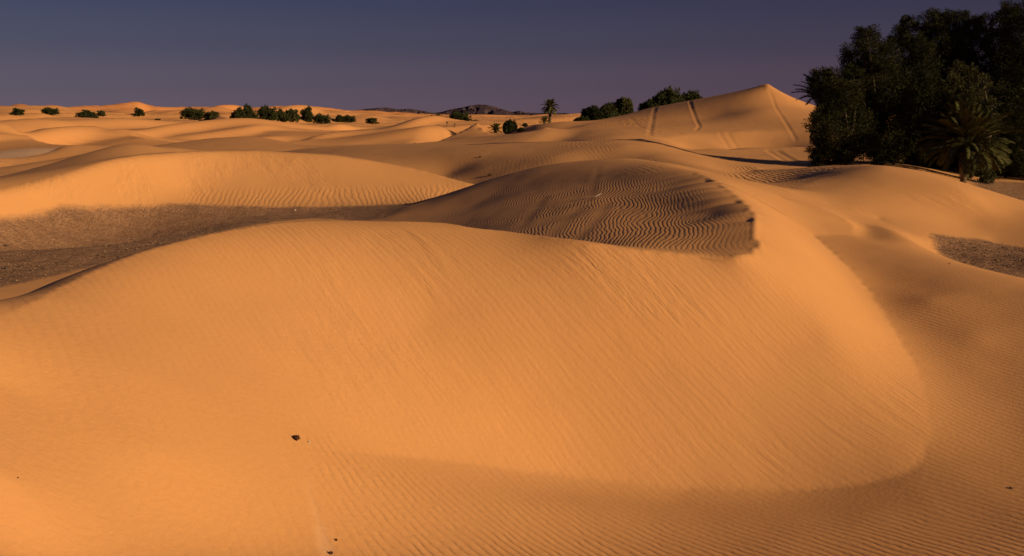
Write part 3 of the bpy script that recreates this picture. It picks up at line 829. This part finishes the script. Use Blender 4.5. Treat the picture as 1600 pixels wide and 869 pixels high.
big_tree(1484, 68, [(1455, 35, 20), (1476, 32, 16), (1500, 34, 17), (1520, 42, 16), (1465, 65, 30), (1502, 72, 28), (1490, 110, 36), (1470, 150, 36), (1502, 160, 34), (1460, 195, 34), (1450, 235, 28), (1490, 210, 34), (1510, 240, 30), (1470, 260, 20), (1500, 268, 18)],
         'broad dark tamarisk tree with a bumpy flat top behind the date palm', M_TAM, 104, group=TG)
big_tree(1578, 65, [(1540, 36, 15), (1576, 24, 18), (1604, 24, 24), (1560, 62, 26), (1597, 68, 34), (1545, 98, 24), (1582, 120, 38), (1625, 110, 40), (1570, 170, 38), (1612, 180, 42), (1560, 215, 32), (1602, 240, 36), (1645, 200, 44), (1655, 140, 40), (1560, 250, 26), (1560, 272, 16), (1590, 272, 20), (1625, 268, 26)],
         'tallest dark tamarisk tree, cut off by the right edge of the picture', M_TAM, 105, group=TG)
big_tree(1535, 60, [(1495, 116, 15), (1515, 118, 14), (1536, 128, 12), (1488, 136, 17), (1518, 148, 20), (1545, 165, 15), (1500, 162, 18), (1552, 192, 13), (1532, 198, 18), (1510, 205, 20), (1520, 232, 18), (1545, 236, 18), (1535, 258, 17), (1560, 250, 15), (1540, 276, 13)],
         'shorter olive green tamarisk tree standing just behind the date palm', M_TAM2, 106, leaf=0.078, group=TG, depth=0.45)

# ---- palms
def frond_mesh(name, L, lift, droop, seed, n=26, mat=None, lw=0.05, ll=0.42):
    """arching rachis with two rows of narrow leaflets; starts at the origin, grows along +X"""
    g = random.Random(seed)
    V_, F_, T_ = [], [], []
    pts = []
    ang = lift; p = Vector((0, 0, 0)); N = 14
    for i in range(N + 1):
        pts.append(p.copy())
        t = i / N
        a = ang - droop * t ** 1.3
        p = p + Vector((math.cos(a), g.uniform(-.02, .02), math.sin(a))) * (L / N)
    tv, tf = tube(pts, [0.030 * (1 - 0.8 * i / N) + 0.006 for i in range(N + 1)], 4)
    V_ += tv; F_ += tf; T_ += [0.75] * len(tv)
    for side in (-1, 1):
        for k in range(n):
            t = 0.10 + 0.88 * (k + g.random() * 0.6) / n
            f = t * N; i = min(int(f), N - 1); q = pts[i].lerp(pts[i + 1], f - i)
            d = (pts[i + 1] - pts[i]).normalized()
            up = d.cross(Vector((0, 1, 0))) * -1
            if up.z < 0: up = -up
            l_ = ll * L / 3.0 * math.sin(math.pi * (0.12 + 0.82 * t)) ** 0.7 * g.uniform(0.8, 1.1)
            dirv = (d * 0.75 + Vector((0, side, 0)) * 0.85 + up * g.uniform(0.05, 0.45)).normalized()
            w = d * lw * 0.5
            a = q - w; b = q + w; e = q + dirv * l_ + Vector((0, 0, -0.12 * l_)); m1 = q + dirv * l_ * 0.55 + w * 0.9; m0 = q + dirv * l_ * 0.55 - w * 0.9
            o = len(V_)
            V_ += [tuple(a), tuple(b), tuple(m1), tuple(m0), tuple(e)]
            F_ += [(o, o + 1, o + 2, o + 3), (o + 3, o + 2, o + 4, o + 4)]
            T_ += [g.uniform(0.1, 0.8)] * 5
    # last faces collapse to triangles: give them a fourth corner a hair away
    F2 = []
    for q in F_:
        if q[2] == q[3]:
            V_.append(tuple(Vector(V_[q[2]]) + Vector((0.004, 0, 0.004)))); T_.append(T_[q[2]]); q = (q[0], q[1], q[2], len(V_) - 1)
        F2.append(q)
    return mesh_from(name, V_, F2, mat or M_PALM, T_)

F_UP = [frond_mesh('frond', 2.7, 0.10, 0.55, 1, 40, lw=0.085, ll=0.62), frond_mesh('frond', 2.9, 0.15, 0.75, 2, 40, lw=0.085, ll=0.62), frond_mesh('frond', 2.6, 0.15, 0.95, 3, 40, lw=0.085, ll=0.6)]
F_FAR = [frond_mesh('frond', 2.7, 0.10, 0.55, 6, 14, lw=0.34, ll=0.8), frond_mesh('frond', 2.9, 0.10, 0.9, 7, 14, lw=0.34, ll=0.8), frond_mesh('frond', 2.6, 0.05, 1.2, 8, 14, lw=0.34, ll=0.8)]
F_DRY = [frond_mesh('dry_frond', 2.2, -0.1, 1.2, 4, mat=M_DRY), frond_mesh('dry_frond', 1.9, -0.2, 1.1, 5, mat=M_DRY)]

def trunk_mesh(h, r0, r1, seed):
    g = random.Random(seed); n = max(4, int(h / 0.16))
    pts = []; rad = []
    for i in range(2 * n + 1):
        t = i / (2 * n); pts.append((0.10 * h * 0.3 * math.sin(2.2 * t), 0.04 * math.sin(5 * t), h * t - 0.2 * (1 - t)))
        rad.append((r0 + (r1 - r0) * t) * (1.12 if i % 2 else 0.92) * g.uniform(0.96, 1.04))
    return mesh_from('trunk', *tube(pts, rad, 12), M_TRUNK, None, False)

def palm(loc, h, size, nf, label, seed, ndry=8, group=None, lo=-0.55, r0=0.20, name='date_palm', far=False):
    UP = F_FAR if far else F_UP
    g = random.Random(seed)
    root = bpy.data.objects.new(name, None); C.objects.link(root); root.location = loc
    tag(root, label, 'palm', group)
    link('trunk', trunk_mesh(h, r0, r0 * 0.85, seed), root)
    tx = 0.03 * h * math.sin(2.2)
    for i in range(nf):
        u = (i + 0.5) / nf
        el = 1.45 - (1.45 - lo) * u ** 0.85 + g.uniform(-.08, .08)      # from upright to hanging
        az = i * 2.39996 + g.uniform(-.2, .2)
        me = UP[0] if el > 0.9 else (UP[1] if el > 0.3 else UP[2])
        o = link('frond', me, root, (tx + 0.1 * math.cos(az), 0.1 * math.sin(az), h - 0.15 * u))
        o.rotation_mode = 'XYZ'; o.rotation_euler = (g.uniform(-.3, .3), -el, az); s_ = size / 2.8 * g.uniform(0.85, 1.12); o.scale = (s_, s_, s_)
    for i in range(ndry):
        az = i * 2.4 + 0.7; el = -0.75 - 0.5 * g.random()
        o = link('dry_frond', F_DRY[i % 2], root, (tx + 0.15 * math.cos(az), 0.15 * math.sin(az), h - 0.3))
        o.rotation_euler = (g.uniform(-.3, .3), -el, az); s_ = size / 2.8 * g.uniform(0.8, 1.05); o.scale = (s_, s_, s_)
    return root

def at(px, Y, dz=0.0):
    x = ray(px, 300)[0] * Y
    return (x, Y, ground_z(x, Y) + dz)
# near palm in front of the grove
b_ = at(1503, 56.0)
ctop = pt(1507, 224, 56.0)[2]
palm(b_, ctop - b_[2], 2.8, 84, 'date palm with arching green fronds in front of the dark tamarisk grove', 11, ndry=9, group='date palms')
b_ = at(1274, 70.0)
palm(b_, pt(1274, 152, 70)[2] - b_[2], 2.3, 34, 'date palm peeking out behind the left end of the tamarisk grove', 12, ndry=3, group='date palms', lo=0.0)

def sizepx(n, Y): return n * Y / 1400.0
def spot(px, py, ymin, ymax, default):
    """distance at which the ground shows at this pixel, kept within a range"""
    h_ = hit(px, py, ymin, ymax)
    Y = h_[1] if h_ else default
    return min(max(Y, ymin), ymax)

Y_ = spot(858, 201, 125, 260, 190); b_ = at(858, Y_)
palm(b_, sizepx(24, Y_), sizepx(14, Y_), 40, 'lone date palm with a tall trunk beside the bushy end of the big dune', 13, ndry=8, far=True, group='date palms', r0=0.22)
Y_ = spot(850, 203, 125, 260, 180); b_ = at(850, Y_)
palm(b_, sizepx(3.5, Y_), sizepx(9, Y_), 24, 'low trunkless palm clump at the foot of the lone palm', 14, ndry=0, far=True, group='date palms', lo=0.1)
Y_ = spot(775, 208, 120, 260, 190); b_ = at(775, Y_)
palm(b_, sizepx(5, Y_), sizepx(12, Y_), 30, 'low spreading palm clump left of a round bush in the hollow', 15, ndry=2, far=True, group='date palms', lo=0.0)
Y_ = spot(686, 193, 300, 600, 420); b_ = at(686, Y_)
palm(b_, sizepx(9, Y_), sizepx(6.5, Y_), 26, 'small distant palm between two dark bushes on the plain', 16, ndry=0, far=True, group='date palms', r0=0.2)

# ---- bushes: a few crowns of unit size, copied
def unit_bush(seed, n, density, mat, leaf):
    g = random.Random(seed); lob = []
    for i in range(n):
        a = g.uniform(0, 2 * math.pi); r = g.uniform(0.0, 0.34); z = g.uniform(0.16, 0.58) * (1.0 - r * 0.9)
        lob.append((r * math.cos(a), r * math.sin(a), z, g.uniform(0.17, 0.26)))
    for i in range(5):
        a = i * 1.26 + g.uniform(-.3, .3); lob.append((0.36 * math.cos(a), 0.36 * math.sin(a), 0.12, 0.14))
    lob = [(x * 6, y * 6, z * 6, r * 6) for x, y, z, r in lob]
    V_, F_, T_ = crown_arrays(lob, seed, density, leaf, 0.34)
    V_ = V_ / 6.0
    V_[:, 2] -= 0.0
    ext = np.abs(V_[:, 0]).max(); V_[:, :2] *= 0.5 / ext; V_[:, 2] /= V_[:, 2].max()
    return mesh_from('bush', V_, F_, mat, T_)
UB = [unit_bush(31, 11, 0.55, M_BUSH, 0.30), unit_bush(32, 9, 0.55, M_BUSH, 0.30), unit_bush(33, 13, 0.55, M_BUSH, 0.30), unit_bush(34, 10, 0.5, M_TAM2, 0.32)]
def bush(px, py, wpx, hpx, var, label, ymin=300, ymax=900, default=None, group='dark bushes along the far edge of the sand plain', rot=0.0, sink=0.0, name='desert_bush'):
    dflt = default or min(max(5.0 / max(-ray(px, py)[1], 0.004), ymin), ymax)
    Y = spot(px, py, ymin, ymax, dflt)
    w, h = sizepx(wpx, Y) * 1.15, sizepx(hpx, Y) * 1.12
    o = link(name, UB[var], None, at(px, Y, -sink * h)); o.scale = (w, w * 0.9, h * 1.06); o.rotation_euler = (0, 0, rot if abs(wpx - hpx) < 12 else 0)
    tag(o, label, 'bush', group)
    return o
BUSHES = [
 (1, 188, 12, 14, 0, 'bush cut off by the left edge of the picture on the horizon'),
 (39, 184, 22, 10, 1, 'small dark bush leftmost of the whole ones on the far sand'),
 (90, 184, 25, 10, 2, 'low dark bush second from the left on the far sand'),
 (146, 187, 36, 13, 0, 'wide flat-topped dark bush on the far sand, third from the left'),
 (168, 184, 14, 9, 3, 'small bush leaning on the right end of the wide flat-topped bush'),
 (226, 184, 19, 12, 1, 'compact rounded dark bush standing alone under the far orange dunes'),
 (255, 190, 11, 4, 3, 'tiny low shrub right of the lone rounded bush'),
 (309, 187, 37, 16, 2, 'large rounded dark bush in front of the orange dunes, left of the pale one'),
 (340, 194, 29, 17, 3, 'paler green bush behind the small peaked dune'),
 (381, 189, 28, 18, 0, 'dark bush forming the left half of the tallest pair'),
 (396, 189, 24, 23, 1, 'tallest of the far dark bushes, right half of the pair'),
 (424, 190, 30, 21, 2, 'dark bush at the left end of the long clump'),
 (444, 191, 24, 17, 0, 'dark bush in the middle of the long clump'),
 (461, 192, 26, 18, 3, 'greyer bush at the right end of the long clump'),
 (486, 191, 24, 21, 1, 'upright dark bush next right of the long clump'),
 (507, 193, 26, 14, 2, 'lower dark bush tucked against the upright one'),
 (535, 191, 20, 10, 0, 'left one of two low dark bushes under the distant hills'),
 (549, 191, 20, 10, 2, 'right one of two low dark bushes under the distant hills'),
 (585, 194, 22, 8, 3, 'flat low bush alone on the sand below the long hill'),
 (674, 191, 17, 10, 1, 'rounded dark bush left of the small distant palm'),
 (719, 195, 34, 18, 2, 'big rounded dark bush right of the small distant palm'),
 (743, 196, 16, 7, 3, 'small low bush touching the right side of the big rounded bush'),
]
for i, (px, py, w, h, v, lab) in enumerate(BUSHES):
    bush(px, py, w, h, v, lab, rot=i * 1.1)
UBF = [unit_bush(41, 22, 1.3, M_BUSH, 0.20), unit_bush(42, 18, 1.3, M_TAM2, 0.20), unit_bush(43, 20, 1.3, M_BUSH, 0.20)]
_u = UB
UB = UBF
bush(796, 208, 24, 19, 0, 'round dark bush beside the low palm clump in the hollow', 120, 260, 190, group='bushes in the hollow behind the middle dune')
bush(820, 198, 9, 5, 2, 'tiny dark shrub on the pale sand left of the lone palm', 150, 420, 300, group='bushes in the hollow behind the middle dune')
bush(813, 206, 16, 6, 1, 'low brownish scrub right of the round bush in the hollow', 120, 260, 185, group='bushes in the hollow behind the middle dune')
HG = 'bushes growing on the back of the big dune'
def hill_bush(px, ytop, ybase, wpx, Y, var, label, rot=0.0):
    z0 = pt(px, ybase, Y)[2]; z1 = pt(px, ytop, Y)[2]; gz = ground_z(ray(px, 300)[0] * Y, Y); z0 = min(z0, gz + 0.5)
    o = link('desert_bush', UBF[var], None, (ray(px, ybase)[0] * Y, Y, min(z0, gz) - 0.2)); w = sizepx(wpx, Y)
    o.scale = (w, w * 0.8, z1 - min(z0, gz) + 0.2); o.rotation_euler = (0, 0, rot); tag(o, label, 'bush', HG)
hill_bush(908, 180, 196, 32, 136, 0, 'lowest dark bush at the foot of the big dune, right of the lone palm')
hill_bush(924, 163, 196, 48, 140, 2, 'dark bush leftmost of the leafy row climbing the big dune', 2.1)
hill_bush(946, 158, 190, 44, 142, 0, 'middle bush of the leafy row climbing the big dune', 1.1)
hill_bush(970, 149, 186, 56, 145, 1, 'pale grey green bush highest of the leafy row on the rocky slope', 0.5)
hill_bush(1012, 153, 172, 44, 155, 2, 'low dark bush left of the big rounded bush on the skyline of the dune', 1.7)
hill_bush(1040, 132, 168, 68, 159, 0, 'big rounded dark bush on the skyline behind the ridge of the dune', 0.2)
hill_bush(1078, 139, 164, 60, 161, 2, 'lower dark bush on the skyline, right of the big rounded one', 2.8)
UB = _u

# ---- distant hills
def build_hills():
    prof = [(392, 180), (415, 172.5), (428, 174.5), (448, 177), (470, 174), (482, 171.5), (500, 174.5), (525, 176.5), (545, 175), (560, 171.5), (580, 169.5), (604, 168), (622, 171), (640, 170), (660, 173),
            (676, 176.5), (690, 175), (706, 170.5), (722, 168), (736, 164.8), (748, 163), (760, 164), (774, 167), (786, 171), (800, 175), (812, 173.2), (822, 176), (840, 176.8), (862, 176), (885, 177), (905, 180)]
    Y0 = 9000.0
    pxs = np.linspace(392, 905, 420); ys = np.interp(pxs, [p[0] for p in prof], [p[1] for p in prof])
    dep = np.linspace(-1, 1, 41)
    V_ = []
    for j, d in enumerate(dep):
        for i, (px, py) in enumerate(zip(pxs, ys)):
            x, _, z = pt(px, py, Y0)
            y = Y0 + d * 1500
            e = (1 - abs(d)) ** 0.9
            rug = 0.5 + 0.9 * abs(float(_rug[j, i]))
            zz = -40 + (z + 40) * e * (1.0 if abs(d) < 0.02 else min(1.0, 0.75 + 0.5 * float(_rug[j, i]) + 0.15))
            V_.append((x * (1 + d * 0.05), y, zz))
    n = len(pxs)
    F_ = [(j * n + i, j * n + i + 1, (j + 1) * n + i + 1, (j + 1) * n + i) for j in range(len(dep) - 1) for i in range(n - 1)]
    m, nn, l, b = new_mat('hill_rock')
    geo = nn.new('ShaderNodeNewGeometry')
    f = noise(nn, l, geo.outputs['Position'], 0.006, 6, 0.65)
    l.new(mix_col(nn, l, map_range(nn, l, f, 0.35, 0.65), (0.052, 0.038, 0.054), (0.080, 0.053, 0.064)), b.inputs['Base Color'])
    b.inputs['Roughness'].default_value = 1.0; b.inputs['Specular IOR Level'].default_value = 0.0
    o = link('hills', mesh_from('hills', V_, F_, m)); o['kind'] = 'structure'
_gi, _gj = np.meshgrid(np.arange(420), np.arange(41))
_rug = 2.2 * fbm(_gi / 9.0, _gj / 5.0, 303, 4)
build_hills()

# ---- small things lying on the sand
def rock_mesh(name, seed, sx, sy, sz, mat):
    bm = bmesh.new(); bmesh.ops.create_icosphere(bm, subdivisions=2, radius=1.0); g = random.Random(seed)
    k = [Vector((g.uniform(-1, 1), g.uniform(-1, 1), g.uniform(-1, 1))).normalized() for _ in range(7)]
    for v in bm.verts:
        d = v.co.normalized()
        v.co = d * (1 + g.uniform(-.07, .07))
        for q in k:
            t = v.co.dot(q)
            if t > 0.72: v.co -= q * (t - 0.72)
        v.co = Vector((v.co.x * sx, v.co.y * sy, v.co.z * sz))
    me = bpy.data.meshes.new(name); bm.to_mesh(me); bm.free(); me.materials.append(mat)
    return me
M_STONE = bark_mat('dark_stone', (0.045, 0.032, 0.026), (0.11, 0.075, 0.055), 14)
M_PALE = bark_mat('pale_pebble', (0.45, 0.38, 0.33), (0.70, 0.62, 0.55), 30)
M_WOOD = bark_mat('dead_wood', (0.10, 0.06, 0.04), (0.22, 0.15, 0.10), 20)
M_TWIG = leaf_mat('dead_twig', (0.035, 0.016, 0.010), (0.12, 0.06, 0.035))
def near_hit(px, py, ymin=4.5):
    return hit(px, py, ymin, 400)
def stone(px, py, wpx, label, mat=M_STONE, seed=1, flat=0.6, ymin=4.5, cat='stone'):
    h_ = near_hit(px, py, ymin); r = sizepx(wpx, h_[1]) / 2
    o = link('stone', rock_mesh('stone', seed, r, r * 0.8, r * flat, mat), None, (h_[0], h_[1], h_[2] + r * flat * 0.45)); o.rotation_euler = (0.1, 0.1, seed)
    tag(o, label, cat)
    return o
stone(483, 692, 5, 'tiny pale pebble just right of the dark tangle of dead roots', M_PALE, 3, 0.9)
stone(28, 747, 4, 'tiny dark stone on the smooth sand near the left edge', seed=4)
stone(1580, 763, 7, 'small dark stone on the rippled sand in the lower right', seed=5, flat=0.35)
stone(10, 421, 9, 'dark rock on the stony flat at the left edge', seed=6, ymin=22)
stone(9, 385, 9, 'flat dark rock on the stony flat, further back at the left edge', seed=7, flat=0.35, ymin=22)
stone(165, 401, 4, 'small dark stone near the shaded foot of the near dune', seed=8, ymin=22)
stone(1567, 388, 5, 'small dark stone at the back edge of the stony patch on the right', seed=9, ymin=20)
stone(1483, 413, 4, 'small dark stone at the front edge of the stony patch on the right', seed=10, ymin=20)
stone(461, 329, 5, 'small pale stone on the stony flat below the lit dune', M_PALE, 11, 0.6, 30)
stone(275, 380, 4, 'pale pebble at the edge of the near dune by the stony flat', M_PALE, 12, 0.6, 22)

def tangle(px, py, size_px, label, seed, n=26, name='dead_root_tangle', mat=M_TWIG, up=0.5, ymin=4.5, rad=0.012):
    h_ = near_hit(px, py, ymin); R = sizepx(size_px, h_[1]) / 2; g = random.Random(seed); tb = []
    for i in range(n):
        a = g.uniform(0, 6.283); r1 = R * g.uniform(0.5, 1.1)
        p0 = Vector((g.uniform(-.4, .4) * R, g.uniform(-.4, .4) * R, -0.01))
        p2 = Vector((math.cos(a) * r1, math.sin(a) * r1 * 0.8, R * up * g.uniform(0.0, 1.3)))
        p1 = (p0 + p2) / 2 + Vector((g.uniform(-.3, .3) * R, g.uniform(-.3, .3) * R, R * up * g.uniform(0.3, 0.9)))
        k = rad * g.uniform(0.6, 1.3)
        tb.append(tube([p0, p1, p2], [k, k * 0.8, k * 0.4], 5))
    V_, F_ = join_tubes(tb)
    o = link(name, mesh_from(name, V_, F_, mat, [g.random() for _ in V_]), None, (h_[0], h_[1], h_[2] + 0.01)); tag(o, label, 'dead plant')
    return o
tangle(463, 688, 15, 'dark tangle of dead roots and leaves lying in the middle of the lit near slope', 21, 26, rad=0.009, up=0.6)
tangle(517, 866, 6, 'little dry tuft poking out of the sand at the bottom edge', 22, 16, name='dry_tuft')
tangle(525, 845, 4, 'speck of dry plant just above the little tuft at the bottom edge', 23, 8, name='dry_tuft')
tangle(1586, 318, 22, 'low dark dry shrub on the stony ground right of the date palm', 24, 40, name='dry_shrub', ymin=50, rad=0.03, up=0.5)
tangle(1570, 313, 16, 'second smaller dry shrub on the stony ground below the grove', 25, 30, name='dry_shrub', ymin=50, rad=0.03, up=0.5)
tangle(765, 275, 9, 'small dry tuft low on the dim middle dune behind the rippled slope', 26, 16, name='dry_tuft', ymin=52, rad=0.015)
tangle(750, 246, 6, 'small dry tuft higher on the dim middle dune', 27, 12, name='dry_tuft', ymin=52, rad=0.015)

def stick():
    h_ = near_hit(931, 309, 20); x, y, z = h_
    root = bpy.data.objects.new('stick', None); C.objects.link(root); root.location = (x, y, z)
    tag(root, 'bleached broken stick lying on the dim rippled dune', 'stick')
    v, f = join_tubes([tube([(-0.02, 0, 0.03), (0.10, 0.02, 0.10), (0.20, 0.0, 0.14)], [0.022, 0.020, 0.012], 6), tube([(0.08, 0.02, 0.09), (0.14, -0.08, 0.03)], [0.014, 0.008], 5)])
    link('stem', mesh_from('stem', v, f, M_PALE, None, True), root)
    v, f = tube([(0.0, 0, 0.03), (-0.15, -0.05, 0.05), (-0.32, -0.14, 0.02)], [0.022, 0.016, 0.006], 6)
    link('branch', mesh_from('branch', v, f, M_WOOD, None, True), root)
stick()

def post(px, py, hpx, label, mat):
    Y = spot(px, py, 150, 320, 220); b = at(px, Y, -0.1); h = sizepx(hpx, Y) + 0.1
    root = bpy.data.objects.new('marker_post', None); C.objects.link(root); root.location = b
    tag(root, label, 'post', 'two short posts on the pale sand')
    link('shaft', mesh_from('shaft', *tube([(0, 0, 0), (0.01, 0, h * 0.5), (0.02, 0, h * 0.7)], [0.10, 0.09, 0.09], 6), M_WOOD, None, True), root)
    link('cap', mesh_from('cap', *tube([(0.02, 0, h * 0.68), (0.02, 0, h * 0.9), (0.02, 0, h)], [0.2, 0.22, 0.05], 6), mat, None, True), root)
post(700, 197, 7, 'dark short post, left of two standing on the pale sand under the big bush', M_STONE)
post(712, 198, 5, 'orange brown short post, right of two standing on the pale sand under the big bush', M_WOOD)

# ---- gravel strewn over the stony flats: far too many pieces to count
def build_gravel():
    g = np.random.default_rng(99); P = []
    for poly, n in (([(-120, 470), (0, 448), (110, 425), (330, 370), (480, 340), (600, 345), (660, 322), (450, 324), (300, 329), (200, 336), (100, 344), (-120, 360)], 5200),
                    ([(1458, 392), (1540, 386), (1640, 395), (1700, 460), (1600, 446), (1480, 412)], 1600),
                    ([(1515, 300), (1600, 296), (1700, 300), (1700, 350), (1600, 335), (1540, 315)], 900)):
        poly = np.array(poly, float); lo, hi = poly.min(0), poly.max(0); k = 0
        while k < n:
            q = lo + (hi - lo) * g.random((4 * n, 2)); w = [ptz(a, b, 0.0) for a, b in q]
            w = np.array(w)[:, :2]; PP = np.array([ptz(a, b, 0.0)[:2] for a, b in poly])
            ins = in_poly(w[:, 0], w[:, 1], PP.tolist(), 0.4) > 0.6
            cl = fbm(w[:, 0] / 2.0, w[:, 1] / 2.0, 17, 2) > g.random(len(w)) * 0.9 - 0.55
            w = w[ins & cl][:n - k]; P.append(w); k += len(w)
            if len(w) == 0: break
    P = np.vstack(P); n = len(P); zz = height(P[:, 0], P[:, 1])
    base = np.array([(0, 0, 1), (1, 0, 0), (0.2, 1, 0.1), (-0.9, 0.3, 0), (-0.2, -1, 0.05), (0, 0, -0.8)], float)
    tri = np.array([(0, 1, 2), (0, 2, 3), (0, 3, 4), (0, 4, 1), (5, 2, 1), (5, 3, 2), (5, 4, 3), (5, 1, 4)])
    sz = 0.009 + 0.038 * g.random(n) ** 3.5; V_ = base[None] * (1 + 0.35 * (g.random((n, 6, 3)) - 0.5)); V_[:, :, 2] *= 0.6
    a = g.random(n) * 6.283; c, s_ = np.cos(a)[:, None], np.sin(a)[:, None]
    x = V_[:, :, 0] * c - V_[:, :, 1] * s_; y = V_[:, :, 0] * s_ + V_[:, :, 1] * c
    V_ = np.stack([x, y, V_[:, :, 2]], -1) * sz[:, None, None]; V_[:, :, 0] += P[:, 0, None]; V_[:, :, 1] += P[:, 1, None]; V_[:, :, 2] += (zz + sz * 0.25)[:, None]
    F_ = (tri[None] + (np.arange(n) * 6)[:, None, None]).reshape(-1, 3)
    M = leaf_mat('gravel_stone', (0.08, 0.052, 0.038), (0.34, 0.22, 0.15))
    o = link('gravel', mesh_from('gravel', V_.reshape(-1, 3), F_, M, np.repeat(g.random(n), 6))); o['kind'] = 'stuff'
build_gravel()
print("objects", round(time.time() - T0, 1), sum(len(o.data.polygons) for o in scene.objects if o.type == 'MESH'))
